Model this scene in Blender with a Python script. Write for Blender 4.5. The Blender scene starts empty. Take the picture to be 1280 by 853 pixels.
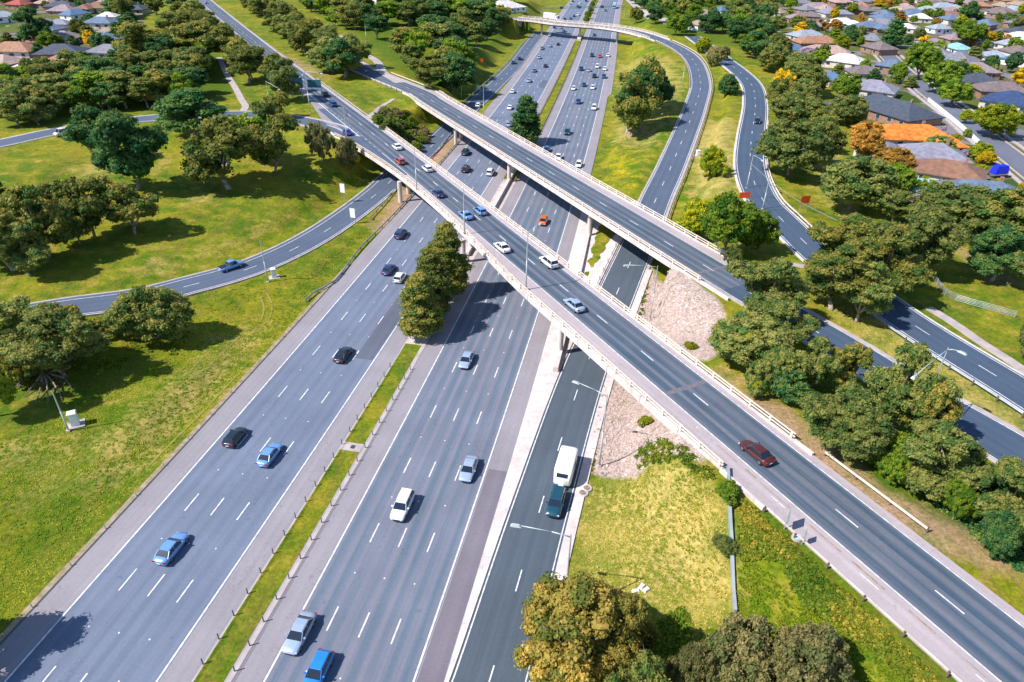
import bpy, bmesh, math, random
import numpy as np
from mathutils import Vector, Matrix
random.seed(7); np.random.seed(7)
D = bpy.data; sc = bpy.context.scene; col = sc.collection
PI = math.pi
# ------------------------------------------------------------------ camera
FPX = 853.0; CH = 63.0
PITCH = math.radians(32.0307); ROLL = math.radians(1.2044)
cam_d = D.cameras.new('camera'); cam = D.objects.new('camera', cam_d); col.objects.link(cam)
cam_d.sensor_width = 36.0; cam_d.lens = 36.0*FPX/1280.0; cam_d.clip_end = 6000; cam_d.clip_start = 1
sc.camera = cam
_c, _s = math.cos(PITCH), math.sin(PITCH)
_fw = Vector((0, _c, -_s)); _dn = Vector((0, -_s, -_c)); _rt = Vector((1, 0, 0))
_n = (-math.sin(ROLL), math.cos(ROLL)); _r = (math.cos(ROLL), math.sin(ROLL))   # image components of world down / right
_X = _rt*_r[0] + _dn*_n[0]; _Y = -(_rt*_r[1] + _dn*_n[1])
cam.matrix_world = Matrix(((_X.x, _Y.x, -_fw.x, 0), (_X.y, _Y.y, -_fw.y, 0), (_X.z, _Y.z, -_fw.z, CH), (0, 0, 0, 1)))
# ------------------------------------------------------------------ sky, sun, exposure
SUN_AZ, SUN_EL = math.radians(248), math.radians(47.5)
w = D.worlds.new('World'); sc.world = w; w.use_nodes = True
nt = w.node_tree; bg = nt.nodes['Background']; sky = nt.nodes.new('ShaderNodeTexSky')
sky.sky_type = 'NISHITA'; sky.sun_disc = False; sky.sun_elevation = SUN_EL; sky.sun_rotation = SUN_AZ
nt.links.new(sky.outputs[0], bg.inputs[0]); bg.inputs[1].default_value = 0.125; sky.ozone_density = 4.0; sky.dust_density = .3
sl = D.lights.new('sun', 'SUN'); sl.energy = 4.9; sl.angle = math.radians(0.5); sl.color = (1.0, 0.955, 0.90)
so = D.objects.new('sun', sl); col.objects.link(so)
so.rotation_euler = Vector((math.sin(SUN_AZ)*math.cos(SUN_EL), math.cos(SUN_AZ)*math.cos(SUN_EL), math.sin(SUN_EL))).to_track_quat('Z', 'Y').to_euler()
sc.view_settings.view_transform = 'Standard'; sc.view_settings.look = 'None'
sc.view_settings.gamma = 1; sc.view_settings.exposure = 0.55
# ------------------------------------------------------------------ survey of the site: a picture point on a level z -> metres
def ray(px, py):
    ux, uy = px-640.0, py-426.5
    a = ux*_r[0]+uy*_r[1]; b = ux*_n[0]+uy*_n[1]
    return np.array([a, FPX*_c-b*_s, -(FPX*_s+b*_c)])
def at(px, py, z=0.0):
    d = ray(px, py); return d*((z-CH)/d[2])+np.array([0, 0, CH])
def proj(P):
    x, y, z = P[0], P[1], P[2]-CH
    fw = y*_c-z*_s; dn = -z*_c-y*_s
    a = x/fw*FPX; b = dn/fw*FPX
    return (640+a*_r[0]+b*_n[0], 426.5+a*_r[1]+b*_n[1])
# ------------------------------------------------------------------ materials
def mat(name, c1, c2=None, rough=0.8, scale=1.0, metal=0.0, bump=0.0, bscale=None, emit=None, coat=0.0, detail=4):
    m = D.materials.new(name); m.use_nodes = True; N = m.node_tree.nodes; L = m.node_tree.links
    b = N['Principled BSDF']; b.inputs['Roughness'].default_value = rough; b.inputs['Metallic'].default_value = metal
    if coat: b.inputs['Coat Weight'].default_value = coat; b.inputs['Coat Roughness'].default_value = .05
    tc = N.new('ShaderNodeTexCoord')
    if c2 is None: c2 = tuple(v*0.82 for v in c1)
    nz = N.new('ShaderNodeTexNoise'); nz.inputs['Scale'].default_value = scale; nz.inputs['Detail'].default_value = detail
    L.new(tc.outputs['Object'], nz.inputs['Vector'])
    mx = N.new('ShaderNodeMix'); mx.data_type = 'RGBA'
    mr = N.new('ShaderNodeMapRange'); mr.inputs[1].default_value = .35; mr.inputs[2].default_value = .65
    L.new(nz.outputs[0], mr.inputs[0]); L.new(mr.outputs[0], mx.inputs[0])
    mx.inputs[6].default_value = (*c1, 1); mx.inputs[7].default_value = (*c2, 1)
    L.new(mx.outputs[2], b.inputs['Base Color'])
    if bump:
        n2 = N.new('ShaderNodeTexNoise'); n2.inputs['Scale'].default_value = bscale or scale*4
        L.new(tc.outputs['Object'], n2.inputs['Vector'])
        bp = N.new('ShaderNodeBump'); bp.inputs['Strength'].default_value = bump; bp.inputs['Distance'].default_value = .1
        L.new(n2.outputs[0], bp.inputs['Height']); L.new(bp.outputs[0], b.inputs['Normal'])
    if emit: b.inputs['Emission Color'].default_value = (*emit, 1); b.inputs['Emission Strength'].default_value = 1
    return m
def math_n(N, L, op, a, b=None, clamp=False):
    n = N.new('ShaderNodeMath'); n.operation = op; n.use_clamp = clamp
    for i, v in enumerate((a, b)):
        if v is None: continue
        if isinstance(v, (int, float)): n.inputs[i].default_value = v
        else: L.new(v, n.inputs[i])
    return n.outputs[0]
def mixc(N, L, f, a, b):
    n = N.new('ShaderNodeMix'); n.data_type = 'RGBA'
    for i, v in ((0, f), (6, a), (7, b)):
        if isinstance(v, (int, float)): n.inputs[i].default_value = v
        elif isinstance(v, tuple): n.inputs[i].default_value = (*v, 1)
        else: L.new(v, n.inputs[i])
    return n.outputs[2]
def noise(N, L, vec, scale, detail=3, rough=.55):
    n = N.new('ShaderNodeTexNoise'); n.inputs['Scale'].default_value = scale; n.inputs['Detail'].default_value = detail
    n.inputs['Roughness'].default_value = rough
    if vec is not None: L.new(vec, n.inputs['Vector'])
    return n.outputs[0]
def rng(N, L, v, a, b, c=0, d=1):
    n = N.new('ShaderNodeMapRange'); L.new(v, n.inputs[0])
    for i, k in enumerate((a, b, c, d)): n.inputs[i+1].default_value = k
    return n.outputs[0]
def asphalt(name, base, track, lane=3.5, amount=.8, off=0.0, speck=.12):
    """asphalt with wheel tracks: UV u = metres across, v = metres along"""
    m = D.materials.new(name); m.use_nodes = True; N = m.node_tree.nodes; L = m.node_tree.links
    b = N['Principled BSDF']; b.inputs['Roughness'].default_value = .85
    uv = N.new('ShaderNodeUVMap').outputs[0]; sp = N.new('ShaderNodeSeparateXYZ'); L.new(uv, sp.inputs[0])
    u = math_n(N, L, 'ADD', sp.outputs[0], off)
    ph = math_n(N, L, 'MULTIPLY', u, 4*PI/lane)
    cs = math_n(N, L, 'COSINE', ph); tr = rng(N, L, cs, -0.75, 0.85, 1, 0)
    mp = N.new('ShaderNodeMapping'); mp.inputs['Scale'].default_value = (2.2, .012, 1); L.new(uv, mp.inputs[0])
    st = noise(N, L, mp.outputs[0], 1.0, 4)
    mp2 = N.new('ShaderNodeMapping'); mp2.inputs['Scale'].default_value = (.25, .03, 1); L.new(uv, mp2.inputs[0])
    big = noise(N, L, mp2.outputs[0], 1.0, 3)
    t = math_n(N, L, 'MULTIPLY', tr, rng(N, L, big, .35, .7, .3, 1))
    t = math_n(N, L, 'ADD', math_n(N, L, 'MULTIPLY', t, amount), math_n(N, L, 'MULTIPLY', rng(N, L, st, .4, .62), .45), True)
    c = mixc(N, L, t, base, track)
    tc = N.new('ShaderNodeTexCoord'); fine = noise(N, L, tc.outputs['Object'], 3.0, 6, .8)
    mid = noise(N, L, tc.outputs['Object'], .12, 4)
    v = math_n(N, L, 'MULTIPLY', rng(N, L, fine, .25, .75, 1-speck, 1+speck), rng(N, L, mid, .3, .7, .9, 1.1))
    mp3 = N.new('ShaderNodeMapping'); mp3.inputs['Scale'].default_value = (.35, .05, 1); L.new(uv, mp3.inputs[0])
    vr = N.new('ShaderNodeTexVoronoi'); vr.feature = 'DISTANCE_TO_EDGE'; vr.inputs['Scale'].default_value = 1.0
    wv = N.new('ShaderNodeVectorMath'); wv.operation = 'ADD'; nn = N.new('ShaderNodeTexNoise'); nn.inputs['Scale'].default_value = .8; L.new(tc.outputs['Object'], nn.inputs['Vector'])
    L.new(mp3.outputs[0], wv.inputs[0]); L.new(nn.outputs['Color'], wv.inputs[1]); L.new(wv.outputs[0], vr.inputs['Vector'])
    crack = math_n(N, L, 'MULTIPLY', rng(N, L, vr.outputs['Distance'], .012, .022, 1, 0), rng(N, L, noise(N, L, tc.outputs['Object'], .05, 2), .5, .56))
    v = math_n(N, L, 'MULTIPLY', v, rng(N, L, crack, 0, 1, 1, .88))
    oil = rng(N, L, noise(N, L, tc.outputs['Object'], .9, 2), .68, .74, 1, .82); v = math_n(N, L, 'MULTIPLY', v, oil)
    vm = N.new('ShaderNodeVectorMath'); vm.operation = 'SCALE'; L.new(c, vm.inputs[0]); L.new(v, vm.inputs[3])
    L.new(vm.outputs[0], b.inputs['Base Color'])
    return m
def grass_mat(name, zones=True):
    m = D.materials.new(name); m.use_nodes = True; N = m.node_tree.nodes; L = m.node_tree.links
    b = N['Principled BSDF']; b.inputs['Roughness'].default_value = .95; b.inputs['Specular IOR Level'].default_value = .15
    tc = N.new('ShaderNodeTexCoord').outputs['Object']
    n1 = noise(N, L, tc, .035, 5, .6); n2 = noise(N, L, tc, .28, 5, .65); n3 = noise(N, L, tc, 2.2, 4, .75)
    mp = N.new('ShaderNodeMapping'); mp.inputs['Rotation'].default_value = (0, 0, math.radians(11)); mp.inputs['Scale'].default_value = (1.2, .06, 1)
    L.new(tc, mp.inputs[0]); mow = noise(N, L, mp.outputs[0], 1.0, 3)
    c = mixc(N, L, rng(N, L, n1, .40, .6), (.09, .155, .005), (.225, .215, .008))
    n5 = noise(N, L, tc, .09, 6, .7); c = mixc(N, L, math_n(N, L, 'MULTIPLY', rng(N, L, n5, .5, .62), .75), c, (.05, .125, .005))
    c = mixc(N, L, math_n(N, L, 'MULTIPLY', rng(N, L, n2, .48, .66), .75), c, (.30, .235, .025))
    c = mixc(N, L, math_n(N, L, 'MULTIPLY', rng(N, L, n2, .44, .3), .8), c, (.05, .11, .004))
    c = mixc(N, L, math_n(N, L, 'MULTIPLY', rng(N, L, mow, .48, .66), .5), c, (.20, .14, .03))
    if zones:
        def at_(nm):
            a = N.new('ShaderNodeAttribute'); a.attribute_name = nm; return a.outputs['Fac']
        def msk(nm, lo=.25, hi=.7, k=.7):
            return rng(N, L, math_n(N, L, 'ADD', at_(nm), math_n(N, L, 'MULTIPLY', math_n(N, L, 'SUBTRACT', n2, .5), 1.1*k)), lo, hi)
        dry = mixc(N, L, n3, (.31, .26, .04), (.52, .37, .15))
        c = mixc(N, L, math_n(N, L, 'MULTIPLY', msk('dry', .15, .7, 1.3), .92), c, dry)
        c = mixc(N, L, msk('lush'), c, mixc(N, L, rng(N, L, n3, .35, .65), (.02, .075, .004), (.1, .15, .006)))
        c = mixc(N, L, math_n(N, L, 'MULTIPLY', msk('flower', .3, .8, 1.2), .8), c, mixc(N, L, rng(N, L, n3, .4, .6), (.28, .25, .0), (.62, .45, .0)))
        bare = mixc(N, L, n3, (.3, .17, .1), (.46, .3, .2))
        c = mixc(N, L, msk('bare'), c, bare)
        vg = N.new('ShaderNodeTexVoronoi'); vg.inputs['Scale'].default_value = .11; L.new(tc, vg.inputs['Vector']); sx = N.new('ShaderNodeSeparateColor'); L.new(vg.outputs['Color'], sx.inputs[0])
        gd = mixc(N, L, rng(N, L, sx.outputs[0], .35, .4), (.045, .085, .012), (.13, .11, .06)); gd = mixc(N, L, rng(N, L, sx.outputs[1], .68, .7), gd, (.2, .185, .2)); gd = mixc(N, L, rng(N, L, sx.outputs[2], .7, .74), gd, (.1, .12, .02))
        c = mixc(N, L, msk('garden', .3, .5, .3), c, gd)
        vor = N.new('ShaderNodeTexVoronoi'); vor.inputs['Scale'].default_value = 2.2; L.new(tc, vor.inputs['Vector'])
        rock = mixc(N, L, rng(N, L, n3, .3, .7), (.40, .30, .26), (.55, .43, .38))
        rock = mixc(N, L, rng(N, L, vor.outputs['Distance'], .3, .75, 0, .3), rock, (.2, .15, .13))
        rock = mixc(N, L, rng(N, L, n2, .58, .7, 0, .75), rock, (.16, .15, .03))
        c = mixc(N, L, msk('rock', .35, .6, .5), c, rock)
    v = math_n(N, L, 'MULTIPLY', rng(N, L, n3, .28, .72, .62, 1.35), rng(N, L, noise(N, L, tc, .7, 5, .8), .3, .7, .8, 1.2))
    vm = N.new('ShaderNodeVectorMath'); vm.operation = 'SCALE'; L.new(c, vm.inputs[0]); L.new(v, vm.inputs[3])
    L.new(vm.outputs[0], b.inputs['Base Color'])
    bp = N.new('ShaderNodeBump'); bp.inputs['Strength'].default_value = .8; bp.inputs['Distance'].default_value = .25
    n4 = noise(N, L, tc, 1.6, 6, .8); L.new(n4, bp.inputs['Height']); L.new(bp.outputs[0], b.inputs['Normal'])
    return m
def leaf_mat(name, g1, g2, tip):
    m = D.materials.new(name); m.use_nodes = True; N = m.node_tree.nodes; L = m.node_tree.links
    b = N['Principled BSDF']; b.inputs['Roughness'].default_value = .6; b.inputs['Specular IOR Level'].default_value = .25
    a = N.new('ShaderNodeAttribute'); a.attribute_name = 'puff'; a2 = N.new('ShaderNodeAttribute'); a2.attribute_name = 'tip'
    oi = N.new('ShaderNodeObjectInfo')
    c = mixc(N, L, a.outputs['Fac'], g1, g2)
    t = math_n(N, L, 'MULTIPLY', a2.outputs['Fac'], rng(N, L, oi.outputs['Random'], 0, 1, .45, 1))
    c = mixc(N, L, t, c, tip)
    v = rng(N, L, oi.outputs['Random'], 0, 1, .78, 1.22)
    v = math_n(N, L, 'MULTIPLY', v, 1.45)
    vm = N.new('ShaderNodeVectorMath'); vm.operation = 'SCALE'; L.new(c, vm.inputs[0]); L.new(v, vm.inputs[3])
    L.new(vm.outputs[0], b.inputs['Base Color'])
    tr = N.new('ShaderNodeBsdfTranslucent'); L.new(vm.outputs[0], tr.inputs[0])
    ms = N.new('ShaderNodeMixShader'); ms.inputs[0].default_value = .48
    L.new(b.outputs[0], ms.inputs[1]); L.new(tr.outputs[0], ms.inputs[2])
    L.new(ms.outputs[0], N['Material Output'].inputs[0])
    return m
M = {}
M['ground'] = grass_mat('ground_grass'); M['median'] = grass_mat('median_grass', False)
M['motorway'] = asphalt('motorway_asphalt', (.145, .168, .235), (.108, .138, .198), amount=.75)
M['motorway_b'] = asphalt('motorway_asphalt_oncoming', (.175, .172, .218), (.092, .13, .178), amount=1.0)
M['ramp'] = asphalt('ramp_asphalt', (.055, .075, .10), (.078, .098, .122), amount=.5)
M['deck_road'] = asphalt('overpass_asphalt', (.135, .14, .172), (.036, .07, .108), amount=1.0, speck=.14)
M['slip'] = asphalt('slip_road_asphalt', (.08, .105, .155), (.058, .085, .135), amount=.6)
M['loop'] = asphalt('loop_road_asphalt', (.055, .085, .135), (.038, .065, .11), amount=.6)
M['street'] = asphalt('street_asphalt', (.13, .14, .18), (.11, .12, .16), amount=.4)
M['seamtar'] = mat('joint_filler', (.17, .15, .165), (.11, .105, .125), scale=2)
M['shoulder'] = asphalt('shoulder_asphalt', (.265, .24, .262), (.225, .203, .225), amount=.3)
M['shoulder2'] = asphalt('shoulder_worn_asphalt', (.40, .335, .345), (.31, .265, .28), amount=.4)
M['patch'] = asphalt('darker_asphalt', (.085, .095, .135), (.11, .12, .16), amount=.4)
M['paint'] = mat('road_paint', (.74, .74, .75), (.46, .47, .5), scale=1.6, rough=.6)
M['concrete'] = mat('concrete', (.56, .47, .45), (.42, .35, .34), scale=.5, bump=.1, detail=8)
M['concrete_w'] = mat('white_concrete', (.68, .60, .575), (.52, .44, .42), scale=.35, bump=.05, detail=8)
M['fascia'] = mat('fascia_concrete', (.74, .645, .60), (.55, .46, .42), scale=.3, detail=8)
def streaks(m, dark, k=.55):
    N = m.node_tree.nodes; L = m.node_tree.links; b = N['Principled BSDF']; src = b.inputs['Base Color'].links[0].from_socket
    tc = N.new('ShaderNodeTexCoord').outputs['Object']; mp = N.new('ShaderNodeMapping'); mp.inputs['Scale'].default_value = (1.3, 1.3, .12); L.new(tc, mp.inputs[0])
    f = math_n(N, L, 'MULTIPLY', rng(N, L, noise(N, L, mp.outputs[0], 1.0, 5, .7), .5, .68), k); c = mixc(N, L, f, src, dark); L.new(c, b.inputs['Base Color'])
streaks(M['fascia'], (.3, .26, .24)); streaks(M['concrete_w'], (.33, .29, .27), .6); streaks(M['concrete'], (.25, .22, .2), .4)
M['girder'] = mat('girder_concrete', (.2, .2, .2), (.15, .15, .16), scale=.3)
M['cream'] = mat('cream_painted_steel', (.74, .65, .55), (.62, .5, .4), scale=2, rough=.5)
M['galv'] = mat('galvanised_steel', (.42, .46, .48), (.32, .36, .38), scale=1, rough=.45, metal=.3)
M['lamppole'] = mat('lamp_pole_steel', (.5, .53, .53), (.38, .42, .42), scale=1, rough=.5, metal=.2)
M['dark_steel'] = mat('dark_steel', (.05, .06, .06), rough=.5)
M['wood'] = mat('weathered_timber', (.2, .14, .11), (.12, .09, .08), scale=3)
M['bark'] = mat('bark', (.3, .24, .19), (.14, .1, .08), scale=2.5, bump=.4)
M['paleb'] = mat('pale_bark', (.42, .36, .31), (.2, .16, .13), scale=1.5, bump=.3)
M['glass'] = mat('car_glass', (.012, .02, .035), rough=.06, coat=.5); 
M['tyre'] = mat('tyre_rubber', (.015, .015, .016), rough=.9)
M['rim'] = mat('alloy_rim', (.45, .46, .48), rough=.35, metal=.8)
M['headlight'] = mat('headlight_lens', (.8, .82, .85), rough=.1)
M['taillight'] = mat('tail_light_lens', (.4, .01, .01), rough=.2)
M['plastic'] = mat('black_plastic', (.02, .02, .022), rough=.6)
M['plate'] = mat('number_plate_white', (.75, .75, .72), rough=.5)
M['white'] = mat('white_panel', (.8, .8, .8), (.74, .74, .75), rough=.5)
M['cyan_roof'] = mat('painted_box', (.35, .55, .75), rough=.5)
M['green_sign'] = mat('green_sign_back', (.03, .16, .2), (.02, .11, .15), rough=.5)
M['orange_sign'] = mat('orange_sign_board', (.75, .09, .01), (.65, .07, .01), rough=.5)
M['yellow_sign'] = mat('yellow_sign_board', (.8, .4, .02), rough=.5)
M['bluetarp'] = mat('blue_tarpaulin', (.0, .02, .75), (.0, .01, .5), rough=.6)
M['brick'] = mat('house_brick', (.34, .2, .14), (.24, .13, .09), scale=1.5)
M['creamwall'] = mat('house_render', (.62, .56, .48), (.5, .44, .38), scale=.6)
M['window'] = mat('window_glass', (.03, .06, .1), rough=.1)
M['frame'] = mat('window_frame_paint', (.7, .7, .68), rough=.5)
M['path'] = mat('footpath_concrete', (.45, .38, .37), (.34, .29, .28), scale=.6, detail=7)
M['shrubcover'] = leaf_mat('ground_cover_leaves', (.05, .13, .008), (.24, .24, .02), (.5, .34, .05))
LEAF = {
 'gum':    leaf_mat('gum_leaves', (.045, .105, .020), (.17, .20, .035), (.46, .27, .06)),
 'olive':  leaf_mat('olive_leaves', (.050, .115, .026), (.19, .225, .05), (.40, .30, .08)),
 'dark':   leaf_mat('dark_leaves', (.018, .085, .030), (.065, .165, .042), (.22, .22, .04)),
 'green':  leaf_mat('green_leaves', (.04, .13, .012), (.16, .25, .018), (.36, .32, .02)),
 'lime':   leaf_mat('lime_leaves', (.08, .16, .008), (.25, .29, .010), (.62, .46, .012)),
 'grey':   leaf_mat('grey_leaves', (.10, .13, .04), (.24, .22, .08), (.44, .30, .12)),
 'orange': leaf_mat('autumn_leaves', (.18, .11, .02), (.42, .24, .04), (.65, .32, .06)),
 'gold':   leaf_mat('golden_leaves', (.25, .2, .01), (.55, .4, .01), (.8, .5, .01)),
 'copper': leaf_mat('copper_gum_leaves', (.09, .12, .02), (.28, .24, .045), (.56, .34, .08)),
 'mauve':  leaf_mat('blossom_leaves', (.2, .14, .2), (.4, .3, .4), (.5, .4, .42)),
}
ROOF = {k: mat('roof_'+k, tuple(v*(.95 if k in ('bright_orange', 'white') else .74) for v in c), tuple(v*.5 for v in c), scale=.8, rough=.75, bump=.15, bscale=3) for k, c in {
 'bright_orange': (.85, .24, .03), 'charcoal': (.085, .105, .15), 'lavender_grey': (.34, .33, .42), 'white': (.82, .76, .74),
 'salmon': (.56, .38, .33), 'orange': (.5, .25, .15), 'pale_blue': (.42, .48, .56), 'blue': (.13, .24, .42), 'brown_grey': (.26, .2, .2),
 'grey': (.27, .27, .32), 'brown': (.34, .17, .11), 'turquoise': (.35, .68, .72), 'slate_blue': (.17, .24, .36), 'mauve': (.4, .3, .33),
 'tan': (.48, .36, .25), 'red': (.5, .1, .07), 'navy': (.04, .08, .2)}.items()}
# ------------------------------------------------------------------ object helpers
def tag(o, label=None, cat=None, group=None, kind=None):
    if label: o['label'] = label
    if cat: o['category'] = cat
    if group: o['group'] = group
    if kind: o['kind'] = kind
    return o
def empty(name, loc, rz=0, label=None, cat=None, group=None):
    o = D.objects.new(name, None); col.objects.link(o); o.location = loc; o.rotation_euler = (0, 0, rz)
    o.empty_display_size = .5
    return tag(o, label, cat, group)
class MB:
    def __init__(s): s.v = []; s.f = []; s.uv = []; s.smooth = False
    def face(s, pts, uv=None):
        i = len(s.v); s.v += [tuple(p) for p in pts]; s.f.append(tuple(range(i, i+len(pts)))); s.uv.append(uv); return s
    def box(s, c, d, rz=0, top=1.0, topy=None):
        """box centre c, size d, rotated rz, its top scaled"""
        ty = top if topy is None else topy
        cx, cy, cz = c; a, b, h = d[0]/2, d[1]/2, d[2]/2; cr, sr = math.cos(rz), math.sin(rz); i = len(s.v)
        for z, kx, ky in ((-h, 1, 1), (h, top, ty)):
            for x, y in ((-a, -b), (a, -b), (a, b), (-a, b)):
                x *= kx; y *= ky; s.v.append((cx+x*cr-y*sr, cy+x*sr+y*cr, cz+z))
        for q in ((3, 2, 1, 0), (4, 5, 6, 7), (0, 1, 5, 4), (1, 2, 6, 5), (2, 3, 7, 6), (3, 0, 4, 7)):
            s.f.append(tuple(i+k for k in q)); s.uv.append(None)
        return s
    def tube(s, p, q, r1, r2=None, n=8, cap=True):
        r2 = r1 if r2 is None else r2; p = Vector(p); q = Vector(q); d = (q-p).normalized()
        u = d.orthogonal().normalized(); v = d.cross(u); i = len(s.v)
        for c, r in ((p, r1), (q, r2)):
            for k in range(n):
                t = 2*PI*k/n; s.v.append(tuple(c+u*(r*math.cos(t))+v*(r*math.sin(t))))
        for k in range(n):
            s.f.append((i+k, i+(k+1) % n, i+n+(k+1) % n, i+n+k)); s.uv.append(None)
        if cap:
            s.f.append(tuple(i+k for k in reversed(range(n)))); s.uv.append(None)
            s.f.append(tuple(i+n+k for k in range(n))); s.uv.append(None)
        return s
    def poly(s, pts):  # polyline of tubes given (p, r)
        for (p, r), (q, r2) in zip(pts[:-1], pts[1:]): s.tube(p, q, r, r2)
        return s
    def loft(s, rings, closed=True, caps=True):
        i = len(s.v); n = len(rings[0])
        for r in rings: s.v += [tuple(p) for p in r]
        for a in range(len(rings)-1):
            for k in range(n if closed else n-1):
                k2 = (k+1) % n
                s.f.append((i+a*n+k, i+a*n+k2, i+(a+1)*n+k2, i+(a+1)*n+k)); s.uv.append(None)
        if caps and closed:
            s.f.append(tuple(i+k for k in reversed(range(n)))); s.uv.append(None)
            j = i+(len(rings)-1)*n; s.f.append(tuple(j+k for k in range(n))); s.uv.append(None)
        return s
    def mesh(s, name, m, smooth=False, fix=False):
        me = D.meshes.new(name); me.from_pydata(s.v, [], s.f)
        if any(u is not None for u in s.uv):
            ul = me.uv_layers.new(name='UVMap'); flat = []
            for f, u in zip(s.f, s.uv):
                for k in range(len(f)): flat += (list(u[k]) if u else [0, 0])
            ul.data.foreach_set('uv', flat)
        if isinstance(m, str): m = M[m]
        me.materials.append(m)
        if fix:
            bm = bmesh.new(); bm.from_mesh(me); bmesh.ops.recalc_face_normals(bm, faces=bm.faces); bm.to_mesh(me); bm.free()
        if smooth: me.polygons.foreach_set('use_smooth', [True]*len(me.polygons))
        me.update(); return me
    def build(s, name, m, parent=None, smooth=False, fix=False, loc=None):
        o = D.objects.new(name, s.mesh(name, m, smooth, fix)); col.objects.link(o)
        if parent: o.parent = parent
        if loc is not None: o.location = loc
        return o
def struct(o): o['kind'] = 'structure'; return o
def copy_tree(o, parent=None):
    c = o.copy(); col.objects.link(c); c.parent = parent
    for ch in CH_MAP(o): copy_tree(ch, c)
    return c
def CH_MAP(o): return [c for c in o.children]
# ------------------------------------------------------------------ alignments
class Path:
    def __init__(s, pts, step=2.5, smooth=True):
        P = np.array(pts, float)
        if smooth and len(P) > 2:
            out = []; Q = np.vstack([2*P[0]-P[1], P, 2*P[-1]-P[-2]])
            for i in range(1, len(Q)-2):
                n = max(2, int(np.linalg.norm(Q[i+1]-Q[i])/step))
                for k in range(n):
                    t = k/n; a, b, c, d = Q[i-1], Q[i], Q[i+1], Q[i+2]
                    out.append(.5*((2*b)+(-a+c)*t+(2*a-5*b+4*c-d)*t*t+(-a+3*b-3*c+d)*t**3))
            out.append(P[-1]); P = np.array(out)
        s.P = P; seg = np.linalg.norm(np.diff(P[:, :2], axis=0), axis=1); s.S = np.concatenate([[0], np.cumsum(seg)]); s.len = s.S[-1]
    def pos(s, t, off=0.0, dz=0.0):
        p = np.array([np.interp(t, s.S, s.P[:, k]) for k in range(3)])
        if t < 0 or t > s.len:
            d = (s.P[1]-s.P[0])/max(s.S[1], 1e-6) if t < 0 else (s.P[-1]-s.P[-2])/(s.S[-1]-s.S[-2]); p = p+d*(t if t < 0 else t-s.len)
        d = s.dir(t); return np.array([p[0]+d[1]*off, p[1]-d[0]*off, p[2]+dz])
    def dir(s, t):
        a = max(0, min(t-2.0, s.len-4)); b = min(s.len, max(t+2.0, 4)); q = [np.array([np.interp(x, s.S, s.P[:, k]) for k in range(2)]) for x in (a, b)]
        d = q[1]-q[0]; return d/np.linalg.norm(d)
    def near(s, p):
        i = int(np.argmin(np.sum((s.P[:, :2]-np.array(p[:2]))**2, axis=1))); return s.S[i]
    def rng(s, a=None, b=None, step=3.0):
        a = 0 if a is None else a; b = s.len if b is None else b; return np.linspace(a, b, max(2, int(abs(b-a)/step)+1))
def FN(o, d=0.0): return (lambda t: o(t)+d) if callable(o) else (lambda t: o+d)
def ribbon(mb, path, o1, o2, dz, a=None, b=None, step=3.0, skirt=0.0):
    ts = path.rng(a, b, step); f1 = o1 if callable(o1) else (lambda t: o1); f2 = o2 if callable(o2) else (lambda t: o2)
    prev = None
    for t in ts:
        c = (path.pos(t, f1(t), dz), path.pos(t, f2(t), dz), f1(t), f2(t), t)
        if prev:
            mb.face([prev[0], prev[1], c[1], c[0]], [(prev[2], prev[4]), (prev[3], prev[4]), (c[3], t), (c[2], t)])
            if skirt:
                dn = np.array([0, 0, skirt])
                mb.face([c[0], c[0]-dn, prev[0]-dn, prev[0]], [(0, 0)]*4); mb.face([prev[1], prev[1]-dn, c[1]-dn, c[1]], [(0, 0)]*4)
        prev = c
    return mb
def curb(mb, path, o1, o2, dz, h, a=None, b=None, step=3.0, taper=1.0):
    """solid strip with side faces"""
    ts = path.rng(a, b, step); R = []; f1, f2 = FN(o1), FN(o2)
    for t in ts:
        o1, o2 = f1(t), f2(t); m_ = (o1+o2)/2; w1 = m_+(o1-m_)*taper; w2 = m_+(o2-m_)*taper
        R.append([path.pos(t, o1, dz), path.pos(t, w1, dz+h), path.pos(t, w2, dz+h), path.pos(t, o2, dz)])
    return mb.loft(R)
# motorway centre line x = g(y); left line of the oncoming carriageway = 0
g = np.poly1d([9.28887154e-11, -2.13465504e-08, -9.82843059e-05, 2.02477128e-01, -3.06831386e+01])
FW = Path([(g(y), y, 0) for y in np.linspace(14, 1000, 330)], smooth=False)
Z1 = 7.5
# O1: near overpass, right-hand edge line is offset 0 (looking up-left, normal to the right)
_P = at(817.8, 426, Z1)[:2]; _Q = at(1280, 785, Z1)[:2]; _d = (_P-_Q)/np.linalg.norm(_P-_Q); _nn = np.array([_d[1], -_d[0]])
def o1pt(s_):
    lat = 0.0 if s_ < 60 else -3.6*(1-math.exp(-((s_-60)/190.0)**2))
    return (*( _P+_d*s_+_nn*lat), Z1)
O1 = Path([o1pt(s_) for s_ in np.linspace(-90, 700, 260)], smooth=False); O1_0 = 90.0
def O1L(t): return float(np.interp(t-O1_0, [-90, -27, 5, 24, 45, 62, 81, 96, 110, 122, 131, 150], [-10.9, -10.8, -10.8, -10.9, -9.9, -9.3, -9.3, -9.9, -11.2, -12.6, -14.6, -14.6]))
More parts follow.
